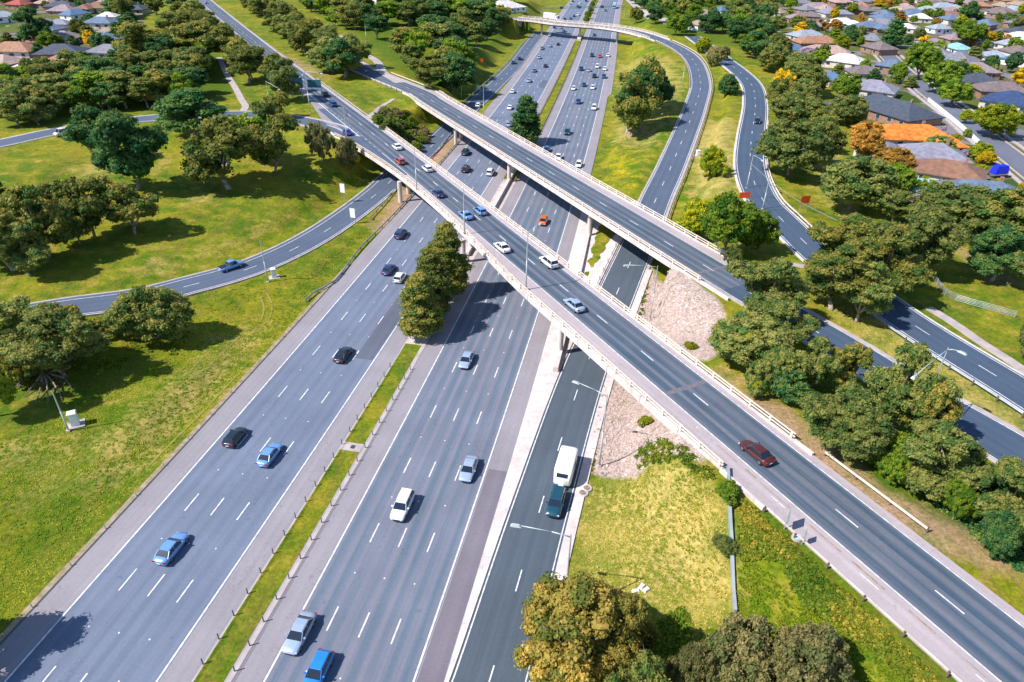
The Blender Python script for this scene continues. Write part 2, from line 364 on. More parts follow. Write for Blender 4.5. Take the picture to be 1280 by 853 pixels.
# O2: second overpass, right-hand edge line offset 0, path runs from lower right to upper left
_P2 = at(927.5, 344, Z1)[:2]; _Q2 = at(535, 115, Z1)[:2]; _d2 = (_Q2-_P2)/np.linalg.norm(_Q2-_P2)
_pre = [at(1330, 578, 7.0), at(1279, 546, 7.0), at(1165, 482, 7.0), at(1080, 431, 7.1), at(1005, 388, 7.3)]
_post = [at(452, 80, Z1), at(405, 46, Z1), at(352, 14, Z1), at(325, -2, Z1), at(300, -16, Z1)]
O2 = Path([tuple(p) for p in _pre]+[(*(_P2+_d2*s_), Z1) for s_ in (0, 30, 60, 90, 120, 150, 165)]+[tuple(p) for p in _post])
O2_0 = O2.near(_P2)
def mid(pairs): return [tuple((at(a, b, z)+at(c, d, z))/2) for a, b, c, d, z in pairs]
RAMP = Path(mid([(540, 935, 628, 930, 0), (566, 853, 657, 853, 0), (637, 640, 711, 640, 0), (700, 471, 757.9, 463.6, 0.02), (751, 360, 800, 352, .3), (775, 308, 818, 308, .9),
      (800, 250, 839, 250, 2.3), (819, 213, 855, 212, 3.4), (842, 165, 872, 165, 4.7), (855, 135, 883, 130, 5.5), (862, 100, 890, 107, 6.4), (852, 72, 882, 80, 7.2), (825, 55, 865, 63, 7.7), (780, 38.5, 830, 47, 8), (740, 31.5, 777, 36, 8),
      (700, 27, 700, 31, 8), (665, 22, 665, 27, 8), (640, 20.5, 640, 25, 8), (610, 17, 610, 22, 8), (560, 10, 560, 15, 8)]))
L1 = Path(mid([(-90, 398, -90, 432, 3.2), (-30, 392, -30, 420, 3.0), (65, 375.5, 75, 399, 2.4), (160, 363, 172, 385.5, 1.8), (222, 349, 240, 368, 1.4), (319, 320.5, 319, 345.5, .9), (400, 280.5, 400, 306, .5), (470, 230, 470, 256, .15), (500, 203, 512, 213, .05),
      (522, 187, 536, 197, .02), (580, 132, 592, 143, 0), (611, 104, 626, 110, 0), (637, 79, 650, 84, 0), (655, 58, 664, 62, 0), (670, 40, 677, 43, 0)]))
L2 = Path(mid([(-90, 190, -90, 206, 7.4), (5, 172, 5, 185, 7.5), (80, 156, 80, 170, 7.5), (185, 143, 185, 153.5, 7.5), (295, 137, 295, 149, 7.5), (355, 142, 355, 153, 7.5), (408, 151, 402, 164, 7.5), (432, 160, 420, 172, 7.5), (448, 170, 440, 184, 7.5)]))
R4 = Path(mid([(860, 48, 872, 44, 8), (880, 62, 890, 57, 8), (900, 77, 902, 67, 7.9), (927, 105, 944, 97, 7.8), (930.5, 130, 957.5, 128, 7.6), (922, 175, 956, 175, 7.3), (922, 212, 955, 210, 7.1), (934, 250, 968, 243, 7), (960, 278, 993, 271, 7), (1010, 325.5, 1043, 319, 7),
      (1060, 362, 1090, 355, 7), (1107, 398, 1140, 390, 7), (1150, 426, 1195, 426, 7), (1279, 506, 1279, 477, 7), (1350, 554, 1350, 520, 7)]))
STREET = Path([tuple(at(x, y, 7.5)) for x, y in ((1108, 68), (1128, 88), (1150, 106), (1172, 124), (1200, 144), (1226, 166), (1252, 186), (1290, 216), (1340, 255))])
STREET2 = Path([tuple(at(x, y, 7.5)) for x, y in ((1212, 152), (1245, 158), (1290, 168), (1340, 176))])
STREET3 = Path([tuple(at(x, y, 7.5)) for x, y in ((86, 96), (130, 92), (170, 90), (205, 82), (232, 70), (246, 50), (252, 25), (250, 0))])
# ------------------------------------------------------------------ terrain heights
ctrl = []
def cp(px, py, z, w_=1.0):
    p = at(px, py, z); ctrl.append((p[0], p[1], z, w_))
for x, y, z in [(100, 600, .9), (50, 500, 1.8), (20, 700, .5), (150, 480, 1.4), (250, 420, .9), (330, 380, .4), (0, 800, .2), (-40, 640, 1.5), (-40, 760, .6), (90, 450, 2), (0, 440, 2.6),
                (100, 230, 5.6), (200, 260, 4), (300, 190, 6.3), (250, 160, 7), (30, 210, 6.8), (60, 330, 3.2), (250, 310, 1.9), (340, 230, 4.3), (400, 200, 5.2), (400, 240, 2.2), (150, 330, 2.4), (440, 210, 4), (452, 196, 5.6), (20, 300, 4.6),
                (150, 40, 8), (60, 20, 8), (60, 90, 8), (250, 60, 8), (200, 110, 7.6), (0, 120, 7.6), (350, 60, 7.5), (420, 90, 7.4), (440, 115, 7.2), (470, 135, 6.9), (490, 132, 6.3), (505, 140, 5.0), (500, 165, 3.1), (520, 160, 2.6), (530, 180, .5), (545, 175, .3), (470, 155, 6.2), (555, 150, .6),
                (560, 122, 3.6), (545, 112, 6.2), (520, 80, 7), (600, 95, 2.5), (600, 60, 6.5), (628, 66, 2.5), (640, 52, 4), (560, 60, 7), (500, 30, 7.5), (600, 25, 8), (650, 12, 7), (690, 0, 2), (640, 0, 8), (560, -10, 8), (655, 34, 4.5),
                (760, 100, .3), (790, 120, 2.2), (800, 70, 4.2), (812, 56, 6.4), (838, 75, 6.3), (840, 110, 5.2), (790, 180, 1.8), (760, 220, .5), (760, 150, .5), (785, 66, 1.5), (795, 240, 1.6), (770, 260, .8), (790, 25, 2), (830, 25, 7.6), (785, 5, 1), (870, 30, 8),
                (900, 150, 6.3), (870, 210, 5.1), (900, 250, 5.9), (860, 280, 4.3), (930, 320, 6.7), (870, 300, 5), (905, 110, 7), (850, 262, 3.5), (890, 318, 6.2), (905, 330, 6.9),
                (800, 380, .4), (812, 350, .6), (822, 420, 2.2), (850, 380, 3.6), (880, 385, 5.2), (898, 395, 6.2), (850, 430, 4.4), (870, 455, 5.8), (900, 440, 6.6), (830, 345, 2), (795, 400, .3),
                (765, 470, .3), (790, 500, 1.6), (820, 525, 2.8), (850, 555, 4.2), (880, 575, 5.6), (740, 560, .3), (770, 560, 1.0), (800, 600, 1.0), (850, 640, 1.3), (740, 650, .4), (900, 660, 2.0), (760, 720, .6), (850, 740, 1.1), (918, 765, 1.6), (720, 850, .3), (1000, 830, 2.4), (930, 640, 3.4),
                (965, 690, 3.6), (1040, 740, 4.2), (1120, 840, 4.6), (1000, 720, 3.2), (940, 720, 2.2), (850, 850, 1.0), (1050, 860, 3.2), (1150, 900, 4.4),
                (950, 450, 6.8), (1000, 520, 6.8), (1100, 600, 6.8), (1200, 680, 6.9), (1280, 730, 7), (1100, 520, 6.7), (1050, 440, 6.8), (960, 380, 7), (1000, 350, 7), (1200, 600, 6.8), (1300, 640, 6.8),
                (1150, 300, 7.3), (1250, 400, 7.2), (1100, 230, 7.5), (1040, 200, 7.5), (1000, 120, 7.7), (1200, 100, 7.8), (1100, 50, 8), (1250, 30, 8), (980, 20, 8), (1280, 200, 7.6), (1280, 0, 8), (1100, 0, 8), (900, 0, 8)]:
    cp(x, y, z, 6.0)
for x, y, z in [(-600, 700, 8), (-600, 400, 8), (-600, 1100, 8), (0, 1300, 8), (700, 1000, 8), (900, 600, 8), (500, 1300, 8), (-300, 1200, 8), (-200, 200, 5), (-150, 60, 2), (300, 60, 7), (200, 20, 6), (400, 300, 7.5), (-300, 300, 7)]:
    ctrl.append((x, y, z, 12))
o1_ab_r = O1_0-27; o1_ab_l = O1.near(at(466, 152, Z1)); o2_ab_r = O2_0+1; o2_ab_l = O2.near(at(500, 120, Z1)[:2]-0)
o1_lo = O1.near(at(452, 170, Z1))
o3_a = RAMP.near(at(812, 49, 8)); o3_b = RAMP.near(at(655, 22, 8))
carve = []     # (x, y, z, halfwidth)
def carve_path(P, o_lo, o_hi, a=None, b=None, step=4.0):
    for t in P.rng(a, b, step):
        c = P.pos(t, (o_lo+o_hi)/2); carve.append((c[0], c[1], c[2], abs(o_hi-o_lo)/2))
carve_path(FW, -28, 17, step=8)
carve_path(RAMP, -4.2, 4.6, 0, o3_a)
carve_path(RAMP, -4, 4, o3_b)
carve_path(L1, -4.2, 4.2); carve_path(L2, -4.2, 4.2, 0, L2.len-6)
carve_path(O1, -11.2, 2.0, 0, o1_ab_r); carve_path(O1, -11.5, 1.5, o1_ab_l)
carve_path(O2, -9.0, 3.2, 0, o2_ab_r); carve_path(O2, -9.0, 2.2, o2_ab_l)
carve_path(R4, -4.6, 4.8); carve_path(STREET, -5, 5); carve_path(STREET2, -4, 4); carve_path(STREET3, -3, 3)
cv = np.array(carve); ct = np.array(ctrl)
def grow(a, b, fine, k, end):
    out = [a]; st = fine
    while out[-1] < b: out.append(out[-1]+st)
    while out[-1] < end: st *= k; out.append(out[-1]+st)
    return out
ys = np.array(grow(18, 250, 1.5, 1.025, 1300)); xp = grow(0, 130, 1.5, 1.03, 900); xs = np.array([-x for x in xp[:0:-1]]+xp)
GX, GY = np.meshgrid(xs, ys); HX = GX.ravel(); HY = GY.ravel(); HZ = np.zeros(len(HX))
cell = np.maximum(np.gradient(xs)[None, :]*np.ones_like(GX), np.gradient(ys)[:, None]*np.ones_like(GX)).ravel()
SRC = np.vstack([np.c_[cv[:, :3], np.ones(len(cv))*1.0], ct])
for i in range(0, len(HX), 4000):
    x = HX[i:i+4000, None]; y = HY[i:i+4000, None]
    d2 = (x-SRC[None, :, 0])**2+(y-SRC[None, :, 1])**2
    ww = SRC[None, :, 3]/(d2+9.0)**1.6
    z = (ww*SRC[None, :, 2]).sum(1)/ww.sum(1)
    z += .25*np.sin(x[:, 0]*.06+y[:, 0]*.043)*np.cos(y[:, 0]*.071-x[:, 0]*.05)
    dd = np.sqrt((x-cv[None, :, 0])**2+(y-cv[None, :, 1])**2)-cv[None, :, 3]
    j = dd.argmin(1); dj = dd[np.arange(len(j)), j]; m_ = 1.0+cell[i:i+4000]
    # among all roads that overlap here take the lowest
    low = np.where(dd < m_[:, None], cv[None, :, 2], 1e9).min(1)
    rz = np.where(low < 1e8, low, cv[j, 2])-.12
    t = np.clip((dj-m_)/(5.0+cell[i:i+4000]), 0, 1); t = t*t*(3-2*t)
    HZ[i:i+4000] = rz*(1-t)+z*t
HG = HZ.reshape(GX.shape)
def H(x, y):
    i = int(np.clip(np.searchsorted(xs, x)-1, 0, len(xs)-2)); j = int(np.clip(np.searchsorted(ys, y)-1, 0, len(ys)-2))
    u = np.clip((x-xs[i])/(xs[i+1]-xs[i]), 0, 1); v = np.clip((y-ys[j])/(ys[j+1]-ys[j]), 0, 1)
    return float(HG[j, i]*(1-u)*(1-v)+HG[j, i+1]*u*(1-v)+HG[j+1, i]*(1-u)*v+HG[j+1, i+1]*u*v)
def on(px, py):
    z = 4.0
    for _ in range(25):
        p = at(px, py, z); z = .5*z+.5*H(p[0], p[1])
    p = at(px, py, z); return np.array([p[0], p[1], H(p[0], p[1])])
# ground mesh with zones
nx_, ny_ = len(xs), len(ys); faces = []
for j in range(ny_-1):
    for i in range(nx_-1): faces.append((j*nx_+i, j*nx_+i+1, (j+1)*nx_+i+1, (j+1)*nx_+i))
me = D.meshes.new('ground'); me.from_pydata(list(zip(HX.tolist(), HY.tolist(), HZ.tolist())), [], faces)
me.polygons.foreach_set('use_smooth', [True]*len(faces)); me.materials.append(M['ground'])
ground = D.objects.new('ground', me); col.objects.link(ground); struct(ground)
def inpoly(pts):
    ins = np.zeros(len(HX), bool); n = len(pts)
    for k in range(n):
        x1, y1 = pts[k][:2]; x2, y2 = pts[(k+1) % n][:2]
        c = ((y1 > HY) != (y2 > HY)) & (HX < (x2-x1)*(HY-y1)/((y2-y1) or 1e-9)+x1); ins ^= c
    return ins
Z = {k: np.zeros(len(HX)) for k in ('dry', 'lush', 'flower', 'bare', 'rock', 'garden')}
def zone(k, poly, v=1.0, z=3.0): 
    ins = inpoly([on(*p) for p in poly]); Z[k][ins] = np.maximum(Z[k][ins], v)
def spot(k, px, py, r, v=1.0):
    c = on(px, py); d = np.sqrt((HX-c[0])**2+(HY-c[1])**2); Z[k] = np.maximum(Z[k], v*np.clip(1.3-d/r, 0, 1))
zone('dry', [(740, 590), (880, 585), (905, 640), (915, 765), (860, 790), (800, 740), (720, 700), (712, 640)], .85)
zone('dry', [(800, 640), (880, 640), (890, 770), (820, 780)], 1)
zone('rock', [(765, 455), (715, 590), (800, 588), (880, 578), (900, 560), (800, 470)], 1)
zone('rock', [(812, 335), (785, 400), (870, 462), (903, 440), (908, 385), (860, 345)], 1)
zone('rock', [(742, 290), (756, 300), (764, 330), (752, 325)], .8)
zone('lush', [(905, 590), (960, 610), (1050, 690), (1200, 800), (1260, 860), (1190, 860), (1080, 760), (1000, 720), (930, 700), (905, 660)], .62)
zone('lush', [(60, 470), (240, 400), (250, 440), (150, 480), (60, 520)], .5)
zone('lush', [(-40, 560), (60, 540), (140, 620), (150, 660), (20, 780), (-60, 800)], .42)
zone('dry', [(100, 560), (250, 440), (350, 390), (300, 470), (180, 590)], .5)
for x, y, r in ((60, 600, 5), (150, 600, 4), (230, 500, 5), (110, 700, 4), (300, 430, 4), (250, 250, 5), (330, 200, 4), (120, 215, 7), (200, 330, 4), (30, 560, 5)): spot('dry', x, y, r, .55)
for x, y, r in ((130, 480, 5), (260, 350, 4), (200, 440, 5), (40, 740, 6), (330, 260, 5), (90, 200, 6)): spot('lush', x, y, r, .5)
zone('bare', [(455, 300), (480, 262), (503, 236), (520, 215), (545, 190), (575, 160), (582, 166), (552, 205), (530, 232), (505, 262), (478, 290)], 1)
zone('rock', [(795, 315), (812, 312), (815, 345), (800, 352)], .9)
zone('flower', [(750, 175), (800, 185), (812, 235), (780, 250), (748, 225)], .42)
zone('flower', [(700, 605), (735, 565), (740, 590), (715, 640)], .3)
zone('dry', [(770, 75), (850, 75), (855, 130), (810, 190), (765, 180)], .4)
zone('dry', [(875, 150), (920, 150), (925, 240), (870, 260), (860, 200)], .6)
zone('dry', [(965, 95), (990, 90), (1060, 200), (1100, 290), (1060, 290), (990, 180)], .5)
zone('dry', [(1000, 330), (1150, 430), (1290, 520), (1290, 560), (1150, 480), (1040, 400)], .55)
zone('bare', [(880, 450), (960, 500), (1090, 600), (1180, 655), (1175, 690), (1080, 640), (940, 520), (870, 465)], .85)
zone('bare', [(1120, 640), (1200, 640), (1290, 700), (1290, 760), (1180, 690), (1110, 640)], .55)
zone('bare', [(1165, 285), (1180, 285), (1230, 330), (1280, 355), (1280, 368), (1220, 345)], .8)
zone('bare', [(260, 20), (300, 40), (440, 130), (430, 140), (300, 55)], .45)
zone('bare', [(340, 60), (380, 75), (420, 98), (415, 104), (350, 75)], .55)
zone('dry', [(60, 205), (200, 180), (215, 215), (100, 220)], .3)
zone('dry', [(150, 340), (300, 290), (400, 240), (390, 250), (300, 320), (160, 360)], .25)
zone('bare', [(485, 138), (500, 138), (540, 190), (525, 205)], .5)
zone('bare', [(15, 485), (70, 475), (95, 510), (40, 520)], .45)
zone('garden', [(955, 40), (1000, 70), (1038, 106), (1062, 140), (1075, 205), (1100, 222), (1150, 262), (1300, 300), (1400, 300), (1400, -20), (940, -20)])
zone('garden', [(-80, 140), (60, 100), (180, 72), (170, 20), (170, -15), (-120, -15)])
zone('lush', [(0, 110), (190, 75), (260, 40), (300, 100), (285, 128), (180, 140), (0, 165)], .6)
zone('lush', [(360, 0), (640, -5), (640, 25), (600, 90), (560, 120), (520, 108), (450, 50)], .55)
zone('lush', [(780, 20), (970, 0), (970, 70), (900, 60), (830, 45)], .55)
zone('lush', [(950, 400), (1150, 470), (1280, 590), (1280, 720), (1150, 640), (1040, 560)], .55)
for i in range(16):
    spot('bare', random.uniform(1050, 1280), random.uniform(10, 240), random.uniform(3, 9), .5)
for x, y, r in ((880, 150, 4), (750, 250, 3), (808, 255, 2.5), (790, 163, 5), (835, 155, 4), (815, 170, 4)): spot('bare', x, y, r, .8)
for x, y, r in ((950, 190, 5), (905, 610, 4), (1000, 640, 4), (885, 225, 4), (1190, 800, 6), (1130, 720, 4)): spot('flower', x, y, r, .4)
def blur(v, n):
    v = v.reshape(GX.shape).copy()
    for _ in range(n):
        v[1:-1, 1:-1] = (v[1:-1, 1:-1]*2+v[:-2, 1:-1]+v[2:, 1:-1]+v[1:-1, :-2]+v[1:-1, 2:])/6
    return v.ravel()
for k, v in Z.items():
    v = blur(v, 3 if k == 'rock' else 8)
    a = me.attributes.new(k, 'FLOAT', 'POINT'); a.data.foreach_set('value', v.astype(np.float32))
# ------------------------------------------------------------------ roads (structure)
def road(name, path, o1, o2, m, dz=.03, a=None, b=None, step=3.0, skirt=.35):
    mb = MB(); ribbon(mb, path, o1, o2, dz, a, b, step, skirt); return struct(mb.build(name, m))
road('motorway_outbound', FW, -24.15, -9.8, 'motorway', step=6)
road('motorway_inbound', FW, -.2, 14.2, 'motorway_b', step=6)
road('motorway_shoulder', FW, -27.6, -24.15, 'shoulder', step=6)
road('motorway_shoulder', FW, -9.8, -6.75, 'shoulder', step=6)
road('motorway_shoulder', FW, -3.05, -.2, 'shoulder', step=6)
t_b = FW.near((18, 190)); t_g = FW.near((1, 83))
road('motorway_shoulder', FW, 14.2, lambda t: 16.9 if t < FW.near((0, 300)) else 18.2, 'shoulder', step=6)
# the median: kerbs and grass
MED = MB(); ribbon(MED, FW, -6.55, -3.75, .10, 0, FW.near((-15, 98)), 3, .2); struct(MED.build('median_grass', 'median'))
MED = MB(); ribbon(MED, FW, -6.4, -3.4, .10, FW.near((3, 186)), 900, 6, .2); struct(MED.build('median_grass', 'median'))
MED = MB(); ribbon(MED, FW, -6.75, -3.05, .06, FW.near((-15, 98)), FW.near((3, 186)), 3, .15); struct(MED.build('median_paving', 'concrete'))
MED = MB(); ribbon(MED, FW, -3.75, -3.05, .07, 0, FW.near((-15, 98)), 3, .15); struct(MED.build('median_kerb', 'path'))
MED = MB(); ribbon(MED, FW, -6.75, -6.55, .07, 0, FW.near((-15, 98)), 3, .15); struct(MED.build('median_kerb', 'path'))
pp = FW.near(at(436, 565)); MED = MB(); ribbon(MED, FW, -6.6, -3.7, .125, pp-.7, pp+1.0, 1, .1); struct(MED.build('drain_apron', 'path'))
MED = MB(); ribbon(MED, FW, -5.3, -4.7, .15, pp-.2, pp+.5, .35, .02); struct(MED.build('drain_grate', 'dark_steel'))
# edge of the left verge: stony strip
M['dirt'] = mat('dirt_gravel', (.36, .27, .2), (.2, .16, .08), scale=1.2, detail=9)
MED = MB(); ribbon(MED, FW, -28.5, -27.8, .04, 0, FW.near((-37, 130)), 3, .2); struct(MED.build('verge_kerb', 'dirt'))
MED = MB(); ribbon(MED, FW, -27.8, -27.55, .045, 0, FW.near((-37, 130)), 3, .2); struct(MED.build('verge_gutter', 'dark_steel'))
MED = MB(); rj = random.Random(3); t_ = 2.0
while t_ < O1_0-26:
    l_ = rj.uniform(.8, 5); ribbon(MED, O1, -8.15, -8.15+rj.uniform(.08, .22), .05, t_, t_+l_, 2.0); t_ += l_+rj.uniform(.3, 3)
struct(MED.build('gutter_weeds', 'dirt'))
# concrete separator between motorway and ramp
sep = MB(); Rr = []
for t in FW.rng(0, FW.near((18, 170)), 3):
    a_ = FW.pos(t, 16.9, .06); tr = RAMP.near(a_); bp_ = RAMP.pos(tr, -3.75, .0); bp_[2] = max(bp_[2], H(bp_[0], bp_[1]))+.08; a_[2] = max(a_[2], H(a_[0], a_[1])+.08)
    # ramp path runs away from the camera: its left side is negative
    Rr.append((a_, bp_))
for (a1, b1), (a2, b2) in zip(Rr[:-1], Rr[1:]):
    sep.face([a1, b1, b2, a2])
struct(sep.build('concrete_separator', 'concrete_w'))
road('ramp_road', RAMP, -3.7, 3.7, 'ramp', .03, 0, RAMP.near(at(775, 308, .9)))
road('ramp_road', RAMP, -3.7, 3.7, 'slip', .03, RAMP.near(at(775, 308, .9)))
road('ramp_kerb', RAMP, 3.7, 5.0, 'concrete_w', .04, 0, RAMP.near(at(790, 330, .9)))
road('ramp_kerb', RAMP, 3.7, 4.3, 'path', .04, RAMP.near(at(790, 330, .9)), o3_a)
road('ramp_kerb', RAMP, -4.2, -3.7, 'path', .04, RAMP.near(at(790, 280, .9)), o3_a)
road('slip_road', L1, -4.0, 3.7, 'slip', .03, 0, L1.len)
road('slip_road_kerb', L1, -4.5, -4.0, 'path', .04, 0, L1.near(at(500, 210)))
road('slip_road_kerb', L1, 3.7, 4.0, 'concrete', .04, 0, L1.near(at(500, 210)))
road('feeder_road', L2, -3.7, 3.6, 'slip', .02, 0, L2.len-8)
road('feeder_road_kerb', L2, -4.4, -3.7, 'concrete', .03, 0, L2.len-14)
road('feeder_road_kerb', L2, 3.6, 4.0, 'concrete', .03, 0, L2.len-14)
road('overpass_road', O1, -7.35, .15, 'deck_road', .03, 0, O1.len)
road('overpass_shoulder', O1, FN(O1L, .3), -7.35, 'shoulder2', .026, 0, O1_0+90)
def l1w(t): return -10.6
road('merge_lane', O1, FN(O1L, .3), -7.35, 'slip', .028, O1_0+90, O1_0+131)
road('merge_lane', O1, -10.5, -7.35, 'slip', .027, O1_0+131, O1_0+165)
road('overpass_shoulder', O1, -9.4, -7.35, 'shoulder', .026, O1_0+165, O1.len)
road('overpass_shoulder', O1, .15, 1.1, 'shoulder2', .026, o1_ab_r, O1.len)
road('overpass_shoulder', O1, .15, 1.3, 'shoulder2', .026, 0, o1_ab_r)
road('far_overpass_road', O2, -7.65, .15, 'deck_road', .03, o2_ab_r-4, O2.len)
road('second_road', O2, -7.65, .15, 'loop', .03, 0, o2_ab_r-4)
road('far_overpass_shoulder', O2, .15, 2.2, 'shoulder2', .026, o2_ab_r-6, O2.len)
road('far_overpass_shoulder', O2, -8.8, -7.65, 'shoulder2', .026, o2_ab_r-6, O2.len)
road('second_road_kerb', O2, .15, 1.0, 'path', .05, 0, o2_ab_r-6)
road('second_road_kerb', O2, -8.2, -7.65, 'path', .05, 0, o2_ab_r-6)
road('loop_road', R4, -3.9, 3.9, 'loop', .03)
road('loop_road_kerb', R4, -4.3, -3.9, 'concrete_w', .06); road('loop_road_kerb', R4, 3.9, 4.5, 'concrete_w', .06)
road('residential_street', STREET, -3.3, 3.3, 'street', .06); road('residential_street', STREET2, -3.2, 3.2, 'street', .05); road('back_street', STREET3, -3, 3, 'street', .06)
road('street_kerb', STREET, 3.8, 4.3, 'path', .1); road('street_kerb', STREET, -4.3, -3.8, 'path', .1)
road('footpath', STREET, -7.2, -5.9, 'path', .12, skirt=1); road('footpath', STREET, 5.6, 6.8, 'path', .12, skirt=1)
# footpaths laid on the ground
def ground_path(name, pts, wd, m, dz=.12):
    P = Path([tuple(on(*p)) for p in pts]); mb = MB(); pr = None
    for t in P.rng(step=2.0):
        a_ = P.pos(t, -wd/2); b_ = P.pos(t, wd/2); a_[2] = H(*a_[:2])+dz; b_[2] = H(*b_[:2])+dz; c = (a_, b_)
        if pr:
            mb.face([pr[0], pr[1], c[1], c[0]]); dn = np.array([0, 0, .6])
            mb.face([c[0], c[0]-dn, pr[0]-dn, pr[0]]); mb.face([pr[1], pr[1]-dn, c[1]-dn, c[1]])
        pr = c
    return struct(mb.build(name, m))
ground_path('footpath', [(274, 72), (283, 92), (293, 108), (302, 125), (307, 133), (304, 140)], 2.2, 'path')
ground_path('footpath', [(1160, 385), (1177, 395), (1200, 410), (1225, 428), (1260, 450), (1300, 478)], 1.8, 'path')
ground_path('footpath', [(428, 45), (448, 64), (470, 76), (480, 92), (500, 104)], 3.5, 'path', .16)
ground_path('footpath', [(355, 18), (375, 30), (395, 44)], 2, 'path', .16)
ground_path('footpath', [(985, 330), (1000, 333), (1015, 335)], 1.6, 'path')
ground_path('concrete_drain', [(455, 152), (470, 140), (482, 130), (492, 124)], 1.6, 'path')
M['track'] = mat('worn_wheel_track', (.27, .23, .04), (.18, .19, .02), scale=.8)
for k, pts in enumerate([[(183, 586), (215, 553), (250, 519), (275, 492), (300, 466)], [(196, 592), (228, 558), (262, 524), (290, 496), (312, 470)], [(223, 474), (238, 466), (246, 454), (262, 440)], [(250, 473), (262, 458), (285, 435), (300, 420)], [(322, 368), (328, 376), (330, 388), (326, 402)], [(333, 366), (339, 376), (340, 388), (336, 402)]]):
    ground_path('wheel_track', pts, .3, 'track', .05)
# ------------------------------------------------------------------ road markings
def line(path, off, a=None, b=None, wd=.15, dz=.05, step=3.0, name='edge_line'):
    mb = MB(); ribbon(mb, path, off-wd/2, off+wd/2, dz, a, b, step); return struct(mb.build(name, 'paint'))
def dashes(path, offs, a, b, ph=0, on_=3.0, per=12.0, wd=.15, dz=.05, name='lane_marking'):
    mb = MB()
    for k, o in enumerate(offs):
        t = a+ph
        while t < b:
            ribbon(mb, path, o-wd/2, o+wd/2, dz, t, t+on_, 3.0); t += per
    return struct(mb.build(name, 'paint'))
for o in (-24, -10, 0, 14): line(FW, o, wd=.2, step=6)
tt = FW.near(at(466.8, 666)); ph = (tt-3) % 12
dashes(FW, (3.5, 7, 10.5), 0, 850, ph, wd=.17)
tt = FW.near(at(170, 717)); dashes(FW, (-20.5, -17, -13.5), 0, 850, (tt-3) % 12, wd=.17)
line(RAMP, -3.45, 0, RAMP.near(at(775, 308, .9))); line(RAMP, 3.4, wd=.14); line(RAMP, -3.4, RAMP.near(at(775, 308, .9)))
dashes(RAMP, (0,), 0, RAMP.len, 5, 3.0, 12)
line(L1, -3.0); line(L1, 3.3); dashes(L1, (.2,), 0, L1.len, 3)
line(L2, -3.3, 0, L2.len-8); line(L2, 3.2, 0, L2.len-12)
line(O1, 0); line(O1, -7.3, 0, O1_0+110); line(O1, -7.3, O1_0+165)
dashes(O1, (-7.3,), O1_0+112, O1_0+165, 0, 1.0, 4.0)
dashes(O1, (-3.65,), 0, O1.len, (O1.near(at(832, 437, Z1))-3) % 12, wd=.17); dashes(O1, (-8.6,), 0, O1_0-30, 7, 2.2, 12, .12)
line(O2, 0); line(O2, -7.5); dashes(O2, (-3.75,), 0, O2.len, (O2.near(at(870, 330, Z1))-3) % 12)
line(R4, -3.5); line(R4, 3.5); dashes(R4, (0,), 0, R4.len, 2)
def studs(path, offs, a, b, ph):
    mb = MB()
    for o in offs:
        t = a+ph
        while t < b:
            mb.tube(path.pos(t, o, .03), path.pos(t, o, .06), .11, .09, 6); t += 12
    struct(mb.build('road_studs', 'paint'))
tt = FW.near(at(466.8, 666)); studs(FW, (3.5, 7, 10.5), 0, 420, (tt+4.5) % 12)
tt = FW.near(at(170, 717)); studs(FW, (-20.5, -17, -13.5), 0, 420, (tt+4.5) % 12)
# gore hatching edges where the feeder road joins the overpass
gm = MB(); 
for (x1, y1), (x2, y2) in (((390, 122), (420, 147)), ((420, 147), (450, 171)), ((408, 156), (450, 171)), ((372, 108), (390, 122))):
    a_ = at(x1, y1, Z1+.06); b_ = at(x2, y2, Z1+.06); d_ = (b_-a_)/np.linalg.norm(b_-a_); n_ = np.array([d_[1], -d_[0], 0])*.14
    gm.face([a_-n_, a_+n_, b_+n_, b_-n_])
struct(gm.build('gore_marking', 'paint'))
gm = MB(); gm.face([at(x, y, Z1+.022) for x, y in ((384, 122), (398, 128), (450, 171), (440, 172), (404, 152))]); struct(gm.build('gore_pavement', 'shoulder'))
# darker strips on lanes and shoulder
mb = MB(); ribbon(mb, FW, -13.4, -10.3, .035, FW.near(at(430, 440)), FW.near(at(508, 366)), 3); struct(mb.build('dark_road_patch', 'patch'))
mb = MB(); ribbon(mb, FW, 14.3, 16.8, .036, 0, FW.near(at(612, 592)), 3); struct(mb.build('dark_road_patch', asphalt('darker_shoulder', (.17, .15, .175), (.15, .13, .16))))
mb = MB(); ribbon(mb, FW, -13.6, -10.6, .035, FW.near(at(676, 110)), FW.near(at(681, 100)), 3); struct(mb.build('dark_road_patch', 'patch'))  # short dark sheet drawn for a blurred smear on the far lane
# expansion joints and transverse seams
def seam(path, t, o1, o2, wd=.25, z=.045, m='dark_steel'):
    mb = MB(); a_ = path.pos(t, o1, z); b_ = path.pos(t, o2, z); d_ = (b_-a_)/np.linalg.norm(b_-a_); n_ = np.array([d_[1], -d_[0], 0])*wd/2
    mb.face([a_-n_, a_+n_, b_+n_, b_-n_]); struct(mb.build('expansion_joint', m))
seam(O1, O1_0-12, -7.3, .1, .8, .04, 'seamtar'); seam(O2, O2_0+4, -7.5, .1, .8, .04, 'seamtar')
seam(R4, R4.near(at(965, 262, 7)), -3.8, 3.8, .3); seam(R4, R4.near(at(945, 247, 7)), -3.8, 3.8, .25)

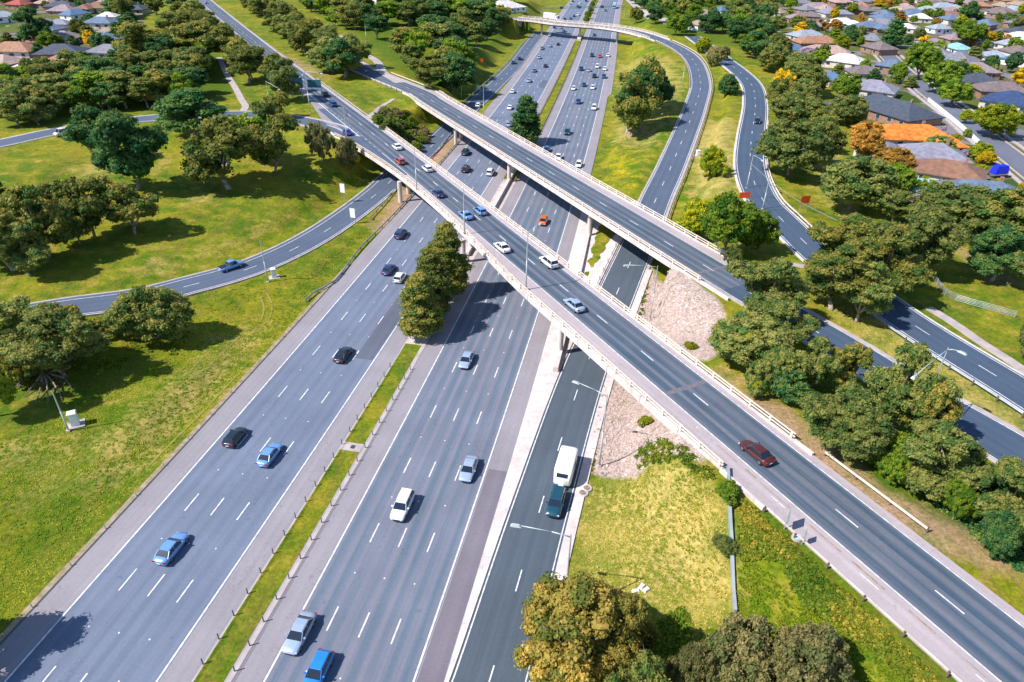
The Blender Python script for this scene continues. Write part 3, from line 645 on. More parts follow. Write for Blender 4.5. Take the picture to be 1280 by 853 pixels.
# ------------------------------------------------------------------ bridges
def part(mb, name, m, root, smooth=False, fix=False):
    o = mb.build(name, m, root, smooth, fix); o.location = -root.location; return o
def offs_on(path, p):
    t = path.near(p); c = path.pos(t); d = path.dir(t); v = np.array(p[:2])-c[:2]; return v[0]*d[1]-v[1]*d[0]
def pier_t(off, path, want, lo, hi):
    best = None
    for t in np.arange(lo, hi, .5):
        e = abs(offs_on(path, FW.pos(t, off))-want)
        if best is None or e < best[0]: best = (e, t)
    return best[1]
def railing(root, path, off, a, b, z0, m='cream', sp=3.6, h=.92):
    mb = MB()
    for hz in (h*.5, h):
        mb2 = curb(mb, path, FN(off, -.08), FN(off, .08), z0+hz-.06, .13, a, b, 3)
    r = part(mb, 'railing', m, root)
    P0 = MB().box((0, 0, h/2), (.3, .3, h+.14)).mesh('railing_post', m)
    for t in np.arange(a+.5, b, sp):
        q = path.pos(t, FN(off)(t), z0-.02); o = D.objects.new('railing_post', P0); col.objects.link(o); o.parent = r
        d = path.dir(t); o.location = Vector(q); o.rotation_euler = (0, 0, math.atan2(d[1], d[0]))
    return r
def bridge(path, a, b, oL, oR, label, piers, group=None, inset=1.7, depth=1.9, fd=.8, rail=True):
    c = path.pos((a+b)/2); root = empty('overpass_bridge', (float(c[0]), float(c[1]), 0), 0, label, 'bridge', group)
    mb = MB(); curb(mb, path, FN(oL, .3), oR-.3, -.35, .36, a, b, 3); part(mb, 'deck', 'concrete', root)
    for o_, s_ in ((oL, 1), (oR, -1)):
        mb = MB(); q_ = a
        while q_ < b-.5:
            curb(mb, path, FN(o_, min(0, .32*s_)), FN(o_, max(0, .32*s_)), -fd, fd+.2, q_+.05, min(q_+7.95, b), 4); q_ += 8
        part(mb, 'parapet', 'fascia', root)
    mb = MB(); rr = []
    for t in path.rng(a, b, 4):
        l_ = FN(oL)(t); rr.append([path.pos(t, l_+inset, -.36), path.pos(t, oR-inset, -.36), path.pos(t, oR-inset-.35, -.36-depth), path.pos(t, l_+inset+.35, -.36-depth)])
    mb.loft(rr); part(mb, 'girder', 'girder', root)
    if rail:
        railing(root, path, FN(oL, .16), a, b, .2); railing(root, path, oR-.16, a, b, .2)
    for p_ in piers:
        gz = H(p_[0], p_[1]); zt = path.pos(path.near(p_))[2]-.36-depth+.1
        z0 = gz-.3 
        mb = MB(); mb.tube((p_[0], p_[1], z0), (p_[0], p_[1], zt), .55, .55, 14)
        part(mb, 'column', 'concrete_w', root, fix=True)
    return root
def piers_for(path, edge_offs, fw_offs):
    P = []
    for fo, lo, hi in fw_offs:
        for eo in edge_offs:
            t = pier_t(fo, path, eo, lo, hi); P.append(FW.pos(t, fo))
    return P
fo_r = offs_on(FW, at(703, 427)) ; fo_l = offs_on(FW, at(501, 252))
P1 = piers_for(O1, (-9.0, -5.0, -1.0), ((fo_l, 100, 220), (-4.9, 80, 180), (fo_r, 40, 140)))
P2 = piers_for(O2, (-6.8, -3.0, .8), ((fo_l+1.5, 130, 300), (-4.9, 110, 280), (offs_on(FW, at(737, 291)), 70, 220)))
o1_ab_l = min(o1_ab_l, O1_0+131)
B1 = bridge(O1, o1_ab_r, o1_ab_l, O1L, 1.3, 'near two lane concrete overpass with cream railings carrying a line of cars', P1)
B2 = bridge(O2, o2_ab_r, o2_ab_l, -9.2, 2.6, 'second concrete overpass, empty of cars, running parallel behind the near one', P2)
P3 = []
for fo in (-29, -4.9, 17.5):
    best = min(((abs(offs_on(RAMP, FW.pos(t, fo))-1.0), t) for t in np.arange(250, 560, 1.0)), key=lambda q: q[0]); P3.append(FW.pos(best[1], fo))
B3 = bridge(RAMP, o3_a, o3_b, -5.2, 5.4, 'farthest curved flyover crossing the motorway with a white truck on it', P3, inset=1.5, depth=1.3, fd=.8)
# abutments
def abut(path, t, oL, oR, root, sgn):
    mb = MB(); a_ = t; b_ = t+sgn*2.2
    curb(mb, path, oL+.35, oR-.35, -5.5, 5.1, min(a_, b_), max(a_, b_), 2.2); part(mb, 'abutment', 'fascia', root)
    for o_ in (oL, oR):
        s_ = 1 if o_ == oL else -1; a_ = t; b_ = t+sgn*(7 if o_ == oL else 3)
        mb = MB(); curb(mb, path, min(o_+.0*s_, o_+.34*s_), max(o_, o_+.34*s_), -3.2, 3.6, min(a_, b_)+.02, max(a_, b_)-.02, 7); part(mb, 'wing_wall', 'fascia', root)
abut(O1, o1_ab_r, -11.1, 1.3, B1, -1); abut(O1, o1_ab_l, -14.6, 1.3, B1, 1)
abut(O2, o2_ab_r, -9.2, 2.6, B2, -1); abut(O2, o2_ab_l, -9.2, 2.6, B2, 1)
abut(RAMP, o3_a, -5.2, 5.4, B3, -1); abut(RAMP, o3_b, -5.2, 5.4, B3, 1)
# plinth walls the columns stand in
def plinth(fo, t0, t1, label, h=1.0, wd=1.0):
    c = FW.pos((t0+t1)/2, fo); 
    mb = MB(); curb(mb, FW, fo-wd/2, fo+wd/2, -.1, h+.1, t0, t1, 3, .85)
    o = mb.build('pier_wall', 'concrete_w'); tag(o, label, 'wall', 'concrete pier walls')
plinth(-4.9, FW.near(at(580, 324)), FW.near(at(652, 208)), 'concrete plinth wall on the motorway median joining the columns of both overpasses')
plinth(fo_r+.1, FW.near(at(694, 466)), FW.near(at(744, 280)), 'concrete plinth wall beside the ramp joining the right columns of both overpasses')
fo3 = FW.near(P3[1]); plinth(-4.9, fo3-9, fo3+9, 'short concrete plinth under the median column of the farthest flyover', 1.3, 2.6)
# ------------------------------------------------------------------ guard rails
POSTM = {}
def guard_rail(path, off, a, b, label, group='steel guard rails', m='galv', sp=4.0, h=.75, dz=0.0, ground_=False, double=True, thick=.32, name='guard_rail', cat='guard rail'):
    c = path.pos((a+b)/2, off); root = empty(name, tuple(map(float, c)), 0, label, cat, group)
    mb = MB(); R = []
    for t in path.rng(a, b, 3):
        q = path.pos(t, off); q1 = path.pos(t, off+.09)
        z = (H(q[0], q[1]) if ground_ else q[2])+dz
        R.append([(q[0], q[1], z+h-thick), (q1[0], q1[1], z+h-thick*.8), (q[0], q[1], z+h-thick*.5), (q1[0], q1[1], z+h-thick*.2), (q[0], q[1], z+h), ((q[0]*3-q1[0]*1)/2, (q[1]*3-q1[1])/2, z+h), ((q[0]*3-q1[0]*1)/2, (q[1]*3-q1[1])/2, z+h-thick)])
    mb.loft(R); part(mb, 'rail', m, root)
    if 'p' not in POSTM: POSTM['p'] = MB().box((0, 0, .3), (.14, .16, 1.0)).mesh('post', 'wood')
    n = min(95, int((b-a)/sp)+1)
    for k in range(n):
        t = a+(b-a)*k/max(1, n-1); q = path.pos(t, off-.16 if off < 0 else off+.16)
        z = (H(q[0], q[1]) if ground_ else q[2])+dz
        o = D.objects.new('post', POSTM['p']); col.objects.link(o); o.parent = root; o.location = Vector((q[0], q[1], z))-root.location
        o.scale = (1, 1, h/.75)
    return root
def gpath(pts): return Path([tuple(on(*p)) for p in pts])
gp = gpath([(382, 378), (396, 366), (420, 353), (450, 313), (480, 283), (515, 246), (530, 228)])
guard_rail(gp, 0, 0, gp.len, 'long galvanised guard rail between the outbound motorway shoulder and the slip road verge', ground_=True, thick=.4)
gp = gpath([(463, 275), (480, 256), (497, 235), (510, 218)])
guard_rail(gp, 0, 0, gp.len, 'galvanised guard rail on the slip road edge just before the near overpass', ground_=True)
gp = gpath([(538, 199), (548, 188), (562, 171), (578, 153)])
guard_rail(gp, 0, 0, gp.len, 'left guard rail of the pair on the dirt island between the two overpasses', ground_=True, m='concrete_w')
gp = gpath([(547, 209), (558, 196), (572, 180), (586, 163)])
guard_rail(gp, 0, 0, gp.len, 'right guard rail of the pair on the dirt island between the two overpasses', ground_=True)
guard_rail(RAMP, -4.35, RAMP.near(at(740, 384, .3)), RAMP.near(at(790, 280, 1.2)), 'white barrier along the left ramp edge between the two overpasses', m='concrete_w', h=.7)
guard_rail(O1, 2.4, O1.near(at(1174, 645, Z1+.7)), o1_ab_r-3.6, 'long cream guard rail along the right side of the near overpass approach', m='cream')
guard_rail(O1, -10.9, 4, o1_ab_r-7.2, 'white guard rail on the grassy left edge of the near overpass approach', m='concrete_w', thick=.25)
guard_rail(O1, 1.3, o1_ab_l+7.2, o1_ab_l+80, 'pale guard rail beside the triangular lawn along the near overpass road', m='concrete', h=.6)
guard_rail(O2, -9.1, o2_ab_l+7.2, o2_ab_l+42, 'pale curved guard rail at the lawn end of the second overpass', m='concrete_w')
guard_rail(O2, 2.75, o2_ab_l+7.2, o2_ab_l+40, 'cream guard rail by the footpath where the second overpass meets the woods', m='cream')
guard_rail(R4, -4.4, R4.near(at(926, 150, 7.4)), R4.near(at(1030, 335, 7)), 'guard rail with dark posts on the inner bend of the loop road', sp=3.2, m='concrete_w')
guard_rail(R4, 5.2, R4.near(at(1125, 372, 7)), R4.len-4, 'galvanised guard rail along the outer edge of the loop road at right')
guard_rail(RAMP, 4.7, RAMP.near(at(832, 275, 1.6)), o3_a-7.3, 'weathered guard rail following the outer edge of the curving ramp', sp=3.2, m='cream')
guard_rail(RAMP, -4.4, RAMP.near(at(862, 110, 6.4)), o3_a-7.3, 'short guard rail on the inner edge of the ramp before the flyover', sp=3.2, m='concrete_w')
guard_rail(L1, -4.6, L1.near(at(588, 128)), L1.near(at(662, 54)), 'guard rail on the left edge of the slip road beyond the second overpass', m='concrete_w')
# wire rope barriers on the median
def wire(off, a, b, label):
    c = FW.pos((a+b)/2, off); root = empty('wire_rope_barrier', tuple(map(float, c)), 0, label, 'barrier', 'wire rope barriers on the median')
    pm = MB().tube((0, 0, 0), (0, 0, .95), .075, .065, 6).mesh('post', 'wood')
    n = min(98, int((b-a)/2.6)); 
    for k in range(n):
        q = FW.pos(a+(b-a)*k/(n-1), off, .05); o = D.objects.new('post', pm); col.objects.link(o); o.parent = root; o.location = Vector(q)-root.location
    for hz in (.5, .65, .78):
        mb = MB(); p_ = [(FW.pos(t, off, hz), .014) for t in FW.rng(a, b, 6)]; mb.poly(p_); part(mb, 'cable', 'galv', root)
wire(-6.7, 8, 78, 'wire rope barrier on the left kerb of the grassy median'); wire(-3.3, 8, 78, 'wire rope barrier on the right kerb of the grassy median')
wire(-6.7, 172, 420, 'wire rope barrier on the left side of the far median'); wire(-3.3, 172, 420, 'wire rope barrier on the right side of the far median')
# verge marker posts
pm = MB().tube((0, 0, 0), (0, 0, .6), .06, .05, 6).mesh('marker_post', 'galv')
for k in range(16):
    q = FW.pos(10+k*5.6, -27.9, .05); o = D.objects.new('marker_post', pm); col.objects.link(o); o.location = Vector(q)
    tag(o, 'short metal marker post on the stony kerb left of the motorway shoulder', 'post', 'marker posts along the left kerb')
# fences
def fence(pts, label, h=1.8, m='wood', sp=2.6, name='fence', th=.08, group=None):
    P = gpath(pts); c = P.pos(P.len/2); root = empty(name, tuple(map(float, c)), 0, label, 'fence', group)
    mb = MB(); R = []
    for t in P.rng(step=2):
        a_ = P.pos(t, -th/2); b_ = P.pos(t, th/2); z = H(*a_[:2]); R.append([(a_[0], a_[1], z-.3), (b_[0], b_[1], z-.3), (b_[0], b_[1], z+h), (a_[0], a_[1], z+h)])
    mb.loft(R); part(mb, 'fence_panel', m, root)
    n = min(60, int(P.len/sp)+1); pm = MB().box((0, 0, h/2), (.16, .16, h+.2)).mesh('post', m)
    for k in range(n):
        q = P.pos(P.len*k/max(1, n-1), .1); o = D.objects.new('post', pm); col.objects.link(o); o.parent = root; o.location = Vector((q[0], q[1], H(q[0], q[1])))-root.location
fence([(972, 61), (992, 73), (1015, 90), (1040, 109)], 'weathered timber paling fence between the back gardens and the mown grass strip')
fence([(1160, 127), (1176, 140), (1200, 160), (1225, 183)], 'white garden wall fence along the residential street', 1.3, 'white', name='garden_fence', th=.2)
fence([(1068, 205), (1075, 225), (1090, 232)], 'short grey fence behind the orange leaved trees', 1.6, 'wood')
# wire mesh fence at right: rails and posts only
Pf = gpath([(1166, 350), (1176, 364), (1188, 374), (1225, 385), (1268, 397)]); c = Pf.pos(Pf.len/2); root = empty('mesh_fence', tuple(map(float, c)), 0, 'low galvanised wire mesh fence on the grass right of the big gum trees', 'fence')
for hz in (.15, .4, .65, .9, 1.15):
    mb = MB(); mb.poly([((*Pf.pos(t)[:2], H(*Pf.pos(t)[:2])+hz), .03) for t in Pf.rng(step=3)]); part(mb, 'rail', 'galv', root)
pm = MB().tube((0, 0, 0), (0, 0, 1.3), .06, .06, 6).mesh('post', 'galv')
for t in Pf.rng(step=2.2):
    q = Pf.pos(t); o = D.objects.new('post', pm); col.objects.link(o); o.parent = root; o.location = Vector((q[0], q[1], H(q[0], q[1])))-root.location
# long rail lying down the slope
Pp = gpath([(909, 588), (911, 640), (914, 690), (918, 768)]); mb = MB(); R = []
for t in Pp.rng(step=2):
    a_ = Pp.pos(t, -.16); b_ = Pp.pos(t, .16); z = H(*Pp.pos(t)[:2]); R.append([(a_[0], a_[1], z+.1), (b_[0], b_[1], z+.1), (b_[0], b_[1], z+.75), (a_[0], a_[1], z+.75)])
mb.loft(R); o = mb.build('boundary_rail', 'galv'); tag(o, 'long straight grey metal rail dividing the dry grass from the green slope', 'rail')
# ------------------------------------------------------------------ street lamps
def lamp(bx, by, z, h, arms, label, ang=0, group='street lamps', r=.13, lean=None):
    b_ = at(bx, by, z) if z is not None else on(bx, by)
    root = empty('street_lamp', tuple(map(float, b_)), 0, label, 'street lamp', group)
    MB().tube((0, 0, -.3), (0, 0, h*.5), r, r*.8, 8).tube((0, 0, h*.5), (0, 0, h), r*.8, r*.5, 8, False).build('pole', 'lamppole', root, True)
    MB().box((0, 0, .1), (.5, .5, .24)).build('base', 'concrete', root)
    for (dx, dy) in arms:
        L_ = math.hypot(dx, dy); ux, uy = dx/L_, dy/L_
        a_ = MB().poly([((0, 0, h-.3), .07), ((dx*.35, dy*.35, h+.05), .06), ((dx*.9, dy*.9, h+.25), .05)]).build('arm', 'lamppole', root, True)
        hd = MB().box((dx, dy, h+.22), (1.1, .42, .2), math.atan2(uy, ux), .6).build('lamp_head', 'lamppole', a_)
    return root
def armto(bx, by, z, h, hx, hy):
    """arm vector so that the head is seen at hx, hy"""
    b_ = at(bx, by, z) if z is not None else on(bx, by); q = at(hx, hy, b_[2]+h+.2); return (float(q[0]-b_[0]), float(q[1]-b_[1]))
LAMPS = [
 (657.5, 360, Z1+.4, 10.5, [(676, 280)], 'tall lamp on the near parapet of the near overpass beside the white cars'),
 (580.5, 291, Z1+.4, 9.5, [], 'plain pole on the near parapet of the near overpass above the median trees'),
 (521, 236, Z1+.4, 9.5, [], 'pole on the near parapet of the near overpass beside the red car'),
 (434, 177, Z1+.4, 9.5, [], 'pole at the merge of the feeder road beside the purple car'),
 (86, 539, None, 7.0, [], 'leaning green steel pole with cabinet on the lower left grass'),
 (335, 353, None, 9.0, [], 'thin steel pole beside a white cabinet between slip road and motorway'),
 (749, 583, None, 12.0, [(720, 478)], 'lamp beside the ramp next to the caravan with arm over the road'),
 (705, 765, None, 11.8, [(645, 657)], 'lamp at the bottom by the ramp rising behind the copper tree'),
 (1147, 526, None, 11.5, [(1203, 441), (1143, 471)], 'double armed lamp among the trees between overpass and loop road'),
 (894, 313, None, 11.0, [], 'slender pole standing in the bushes right of the second overpass'),
 (812.5, 400, None, 11.0, [(783, 332)], 'lamp on the rock slope between the overpasses with arm over the ramp'),
 (933, 236, None, 8.5, [(953, 201)], 'lamp on the inner bend of the loop road by the orange sign'),
 (953, 262, None, 8.0, [], 'thin pole standing at the loop road kerb below the double dashes'),
 (852.5, 108, None, 10.5, [], 'thin lamp pole on the grass inside the curving ramp'),
 (782, 175, None, 7.0, [], 'short grey pole in front of the dark tree clump on the yellow grass'),
 (604.5, 149, None, 11.5, [], 'pole beyond the second overpass on the motorway shoulder'),
 (577, 123, None, 12.0, [], 'green pole against the dark trees beside the second overpass'),
 (388, 142, None, 13.0, [(378, 94), (402, 92)], 'tall pale mast with crossarm beside the feeder road gore'),
 (337, 130, None, 7.5, [(349, 112)], 'small lamp left of the overhead green signs'),
 (458, 52, None, 9, [], 'pole beside the pink footpath in the upper woods'),
]
for bx, by, z, h, arms, lb in LAMPS:
    lamp(bx, by, z, h, [armto(bx, by, z, h, *a_) for a_ in arms], lb)
# power cable over the loop road
a_ = at(938, 204, 7+8.5); b_ = at(1047, 276, 7+6)
mb = MB(); pts = [((*(a_*(1-k/10)+b_*k/10)[:2], float((a_*(1-k/10)+b_*k/10)[2]-2.0*math.sin(PI*k/10)*.6)), .035) for k in range(11)]; mb.poly(pts)
tag(mb.build('overhead_cable', 'galv'), 'thin overhead cable sagging from loop road lamp to the gum trees', 'cable')
# ------------------------------------------------------------------ signs, gantries, cabinets
def board(mb, c, wd, ht, yaw, th=.12, tilt=0):
    mb.box((c[0], c[1], c[2]), (wd, th, ht), yaw); return mb
def sign(bx, by, hx, hy, wd, ht, m, label, posts=1, name='road_sign', face=None, cat='sign', text=None):
    b_ = on(bx, by); q = None
    for k in range(60):   # height on the pole where the board is seen
        h_ = .5+k*.2; pj = proj((b_[0], b_[1], b_[2]+h_))
        if pj[1] <= hy: break
    root = empty(name, tuple(map(float, b_)), face or 0, label, cat)
    for k in range(posts):
        x = 0 if posts == 1 else (-wd*.35 if k == 0 else wd*.35)
        MB().tube((x, .08, -.2), (x, .08, h_+ht/2-.05), .06, .06, 6).build('post', 'galv', root)
    bd = MB().box((0, 0, h_), (wd, .06, ht)).build('sign_board', m, root)
    if text:
        for k, (txt, zz, sz) in enumerate(text):
            cu = D.curves.new('t', 'FONT'); cu.body = txt; cu.size = sz; cu.align_x = 'CENTER'; cu.align_y = 'CENTER'; cu.extrude = .005
            tmp = D.objects.new('t', cu); col.objects.link(tmp); dg = bpy.context.evaluated_depsgraph_get(); me_ = D.meshes.new_from_object(tmp.evaluated_get(dg))
            me_.materials.clear(); me_.materials.append(M['plastic']); D.objects.remove(tmp); D.curves.remove(cu)
            o = D.objects.new('lettering', me_); col.objects.link(o); o.parent = bd; o.rotation_euler = (PI/2, 0, 0); o.location = (0, -.04, h_+zz)
    return root
FWD = -math.atan2(FW.dir(100)[0], FW.dir(100)[1])
sign(430, 254, 428, 236, 1.3, 2.3, 'white', 'taller white road sign on the grass above the slip road', 2, face=-.3)
sign(442, 280, 441, 267, 1.3, 2.3, 'white', 'white road sign at the lower edge of the slip road', 2, face=-.3)
sign(929, 254, 928, 245, 2.6, 1.4, 'orange_sign', 'orange works sign at the left edge of the loop road', 2, face=.15)
sign(1003, 265, 1004, 250, 2.4, 1.7, 'orange_sign', 'tilted orange works sign on the grass right of the loop road', 2, face=.3)
sign(981, 662, 984, 645, 1.3, 1.7, 'galv', 'thin grey sign seen edge on beside the approach rail', 1, face=1.15)
sign(1003, 681, 1000, 670, .8, 1.2, 'galv', 'smaller grey sign just below the edge on sign by the approach', 1, face=1.15)
sign(602, 82, 622.5, 76, 1.5, 1.5, 'orange_sign', 'small round orange sign on the grass by the far slip road', 1)
sign(1251, 838, 1252, 833, .1, .1, 'galv', 'x', 1) if False else None
def box_thing(name, bx, by, d, rz, m, label, cat, lid=None, dz=0):
    b_ = on(bx, by); root = empty(name, tuple(map(float, b_)), rz, label, cat)
    mb = MB(); mb.box((0, 0, d[2]/2), d, 0, .97); mb.build('body', m, root)
    MB().box((0, 0, d[2]+.05), (d[0]+.15, d[1]+.15, .12), 0, .8).build('lid', lid or m, root)
    MB().box((d[0]*.02, -d[1]/2-.02, d[2]*.5), (d[0]*.7, .03, d[2]*.7)).build('door', m, root)
    MB().box((0, 0, .03), (d[0]+1.2, d[1]+1.0, .12)).build('base_slab', 'path', root)
    return root
box_thing('control_cabinet', 95, 531, (1.05, .9, 2.1), .5, 'white', 'pale grey control cabinet on a slab beside the leaning green pole', 'cabinet')
box_thing('control_cabinet', 343, 347, (.9, .8, 1.9), .4, 'white', 'white control cabinet on the verge between slip road and motorway shoulder', 'cabinet')
box_thing('control_cabinet', 872, 195, (1.0, .8, 1.6), .2, 'white', 'small white cabinet above the lime green bush', 'cabinet')
box_thing('control_cabinet', 598, 112, (1.6, .9, 1.2), .2, 'white', 'low pale cabinet on the shaded grass beside the far slip road', 'cabinet')
# manhole covers and small slabs in the dry grass
for x, y, r_, lb in ((733, 611, .75, 'upper round pale manhole ring beside the lamp by the ramp'), (728, 617, .8, 'lower round pale manhole ring beside the ramp kerb'), (753, 593, .5, 'small round concrete cover just right of the caravan lamp base')):
    p_ = on(x, y); mb = MB(); mb.tube((0, 0, -.3), (0, 0, .16), r_, r_*.95, 20); root = empty('manhole', tuple(map(float, p_)), 0, lb, 'manhole'); mb.build('ring', 'path', root)
    MB().tube((0, 0, .1), (0, 0, .18), r_*.55, r_*.55, 16).build('cover', 'bark', root)
p_ = on(996, 673); mb = MB(); mb.tube((0, 0, 0), (0, 0, .25), .6, .55, 14); root = empty('manhole', tuple(map(float, p_)), 0, 'round pit with blue lid in the shrubs beside the approach rail', 'manhole'); mb.build('ring', 'path', root); MB().tube((0, 0, .2), (0, 0, .28), .4, .4, 12).build('cover', 'cyan_roof', root)
for x, y in ((802, 734), (808, 738), (795, 740)):
    p_ = on(x, y); mb = MB(); mb.box((0, 0, .1), (.9, .6, .35), x, .7); o = mb.build('stone_block', 'concrete_w', loc=tuple(map(float, p_))); tag(o, 'broken white stone block on the dry grass above the copper tree shadow', 'stone', 'broken white stones on the dry grass')
# far motorway gantry
def gantry(p1, p2, label, h=7.0, boards=()):
    a_ = np.array(p1); b_ = np.array(p2); L_ = np.linalg.norm((b_-a_)[:2]); yaw = math.atan2(b_[1]-a_[1], b_[0]-a_[0])
    root = empty('sign_gantry', tuple(map(float, a_)), yaw, label, 'gantry')
    for x in (0, L_): MB().box((x, 0, h/2), (.45, .45, h)).build('upright', 'galv', root)
    mb = MB()
    for y, z in ((-.4, h), (.4, h), (-.4, h+1), (.4, h+1)): mb.box((L_/2, y, z), (L_, .14, .14))
    n = int(L_/2.5)
    for k in range(n):
        mb.tube((k*L_/n, -.4, h), ((k+1)*L_/n, -.4, h+1), .05); mb.tube((k*L_/n, .4, h+1), ((k+1)*L_/n, .4, h), .05)
    mb.build('truss', 'galv', root)
    for x, wd, ht in boards: MB().box((x, -.62, h+.5), (wd, .12, ht)).build('sign_board', 'green_sign', root)
ta = FW.near(at(735, 45)); 
ga, gb = at(678, 25, 0), at(781, 22, 0)
gantry(ga, gb, 'long blue grey truss gantry spanning the far motorway beyond the flyover', boards=((14, 2.6, 1.6), (28, 2.6, 1.6), (46, 2.6, 1.6)))
# green overhead signs at the near overpass road
root = empty('overhead_sign', tuple(map(float, on(355, 127))), math.atan2(*( (lambda d: (-d[0], d[1]))(O1.dir(O1_0+230)))), 'large green overhead sign seen from behind on steel legs left of the overpass road', 'sign')
for x in (.5, 3.2, 6.5): MB().tube((x, 0, -.3), (x, 0, 4.8), .16, .14, 8).build('post', 'galv', root)
MB().box((3.4, -.2, 5.6), (7.4, .16, 3.4)).build('sign_board', 'green_sign', root)
root = empty('overhead_sign', tuple(map(float, on(403, 122))), 0, 'smaller green sign hanging over the overpass road from its own post', 'sign')
MB().tube((0, 0, -.3), (0, 0, 6.2), .14, .12, 8).build('post', 'galv', root); MB().box((-2.2, -.2, 4.6), (4.6, .16, 2.6)).build('sign_board', 'green_sign', root)
MB().tube((0, 0, 5.7), (-4.2, 0, 5.7), .07).build('arm', 'galv', root)

# ------------------------------------------------------------------ vehicles
PAINTC = {'white': (.8, .8, .82), 'silver': (.33, .41, .54), 'light blue': (.15, .32, .62), 'bright blue': (.02, .2, .62), 'black': (.012, .02, .03), 'navy': (.015, .03, .12),
          'dark teal': (.01, .06, .09), 'orange': (.75, .13, .01), 'red': (.45, .04, .02), 'maroon': (.075, .014, .01), 'grey': (.14, .17, .22), 'dark blue': (.02, .06, .22), 'purple blue': (.04, .03, .3)}
PAINT = {k: mat('car_paint_'+k.replace(' ', '_'), c, tuple(v*.96 for v in c), rough=.28, coat=.8, metal=.15 if k in ('silver', 'light blue', 'grey') else 0) for k, c in PAINTC.items()}
def objpart(name, me, root, paint=None, loc=(0, 0, 0), rz=0):
    o = D.objects.new(name, me); col.objects.link(o); o.parent = root; o.location = loc; o.rotation_euler = (0, 0, rz)
    if paint is not None: o.material_slots[0].link = 'OBJECT'; o.material_slots[0].material = paint
    return o
def car_meshes(kind):
    """x forward, z up; dimensions in metres"""
    if kind == 'sedan':   L_, W_, st, gh = 4.75, 1.84, [(-2.37, .62, .45, .72), (-2.25, .84, .3, .93), (-1.6, .91, .24, .97), (-.6, .92, .22, .93), (.7, .92, .22, .92), (1.0, .92, .22, .9), (1.75, .9, .23, .8), (2.15, .82, .28, .68), (2.37, .6, .4, .55)], (-1.75, -1.05, .35, 1.1, 1.44, .93)
    if kind == 'hatch':   L_, W_, st, gh = 4.2, 1.78, [(-2.1, .68, .45, .85), (-2.02, .84, .3, .97), (-1.4, .89, .24, .98), (-.5, .89, .22, .95), (.6, .89, .22, .94), (.95, .89, .22, .91), (1.55, .87, .23, .82), (1.92, .8, .28, .7), (2.1, .6, .4, .56)], (-2.0, -1.55, .3, 1.05, 1.48, .95)
    if kind == 'suv':     L_, W_, st, gh = 4.7, 1.9, [(-2.35, .75, .5, .95), (-2.28, .9, .38, 1.08), (-1.6, .95, .32, 1.1), (-.5, .95, .3, 1.08), (.7, .95, .3, 1.07), (1.0, .95, .3, 1.05), (1.75, .93, .32, .98), (2.2, .86, .36, .86), (2.35, .68, .45, .7)], (-2.25, -1.95, .45, 1.1, 1.74, 1.08)
    if kind == 'ute':     L_, W_, st, gh = 5.2, 1.88, [(-2.6, .86, .5, .95), (-2.55, .92, .4, 1.02), (-1.6, .94, .34, 1.04), (-.6, .94, .32, 1.04), (.9, .94, .32, 1.06), (1.2, .94, .32, 1.04), (2.0, .92, .34, .98), (2.45, .86, .4, .85), (2.6, .68, .48, .7)], (-.75, -.55, .75, 1.35, 1.76, 1.05)
    if kind == 'van':     L_, W_, st, gh = 4.9, 1.95, [(-2.45, .9, .42, 1.1), (-2.4, .95, .35, 1.2), (-1.6, .97, .3, 1.22), (-.5, .97, .3, 1.2), (1.0, .97, .3, 1.18), (1.5, .97, .3, 1.12), (2.1, .94, .32, 1.0), (2.35, .85, .36, .85), (2.45, .65, .45, .7)], (-2.4, -2.3, 1.0, 1.75, 2.0, 1.18)
    P = {}; mb = MB(); R = []
    for x, hw, zb, zt in st:
        zm = zb+(zt-zb)*.45
        R.append([(x, -hw*.86, zb), (x, -hw*.98, zb+.12), (x, -hw, zm), (x, -hw*.96, zt-.1), (x, -hw*.86, zt-.015), (x, -hw*.4, zt+.02), (x, hw*.4, zt+.02), (x, hw*.86, zt-.015), (x, hw*.96, zt-.1), (x, hw, zm), (x, hw*.98, zb+.12), (x, hw*.86, zb)])
    mb.loft(R)
    if kind == 'ute':
        pass
    me_ = mb.mesh('body', PAINT['white'], True, True); P['body'] = me_
    xr0, xr1, xf1, xf0, zr, zb = gh; hw = W_/2*.9; ht = hw*.8
    B_ = [(xr0, -hw, zb), (xf0, -hw, zb-.02), (xf0, hw, zb-.02), (xr0, hw, zb)]; T = [(xr1, -ht, zr-.05), (xf1, -ht, zr-.05), (xf1, ht, zr-.05), (xr1, ht, zr-.05)]
    mb = MB(); xm = (xr1+xf1)/2
    mb.loft([[(xr1-.04, -ht*.98, zr-.07), (xr1, -ht*.85, zr-.01), (xr1, ht*.85, zr-.01), (xr1-.04, ht*.98, zr-.07)], [(xm, -ht, zr-.04), (xm, -ht*.82, zr+.03), (xm, ht*.82, zr+.03), (xm, ht, zr-.04)], [(xf1+.05, -ht*.98, zr-.08), (xf1, -ht*.85, zr-.01), (xf1, ht*.85, zr-.01), (xf1+.05, ht*.98, zr-.08)]])
    def bar(a_, b_, r_): mb.tube(a_, b_, r_, r_, 5)
    for k in range(4): bar(Vector(B_[k])+Vector((0, 0, -.03)), Vector(T[k]), .035)
    for s_ in (-1, 1): bar((xm-.05, s_*hw, zb), (xm-.05, s_*ht, zr-.05), .035)
    P['roof'] = mb.mesh('roof', PAINT['white'], False, True)
    mb = MB(); mb.face([B_[1], B_[2], T[2], T[1]]); P['windscreen'] = mb.mesh('windscreen', 'glass')
    mb = MB(); mb.face([B_[3], B_[0], T[0], T[3]]); P['rear_window'] = mb.mesh('rear_window', 'glass')
    mb = MB(); mb.face([B_[0], B_[1], T[1], T[0]]); P['sw0'] = mb.mesh('side_window', 'glass')
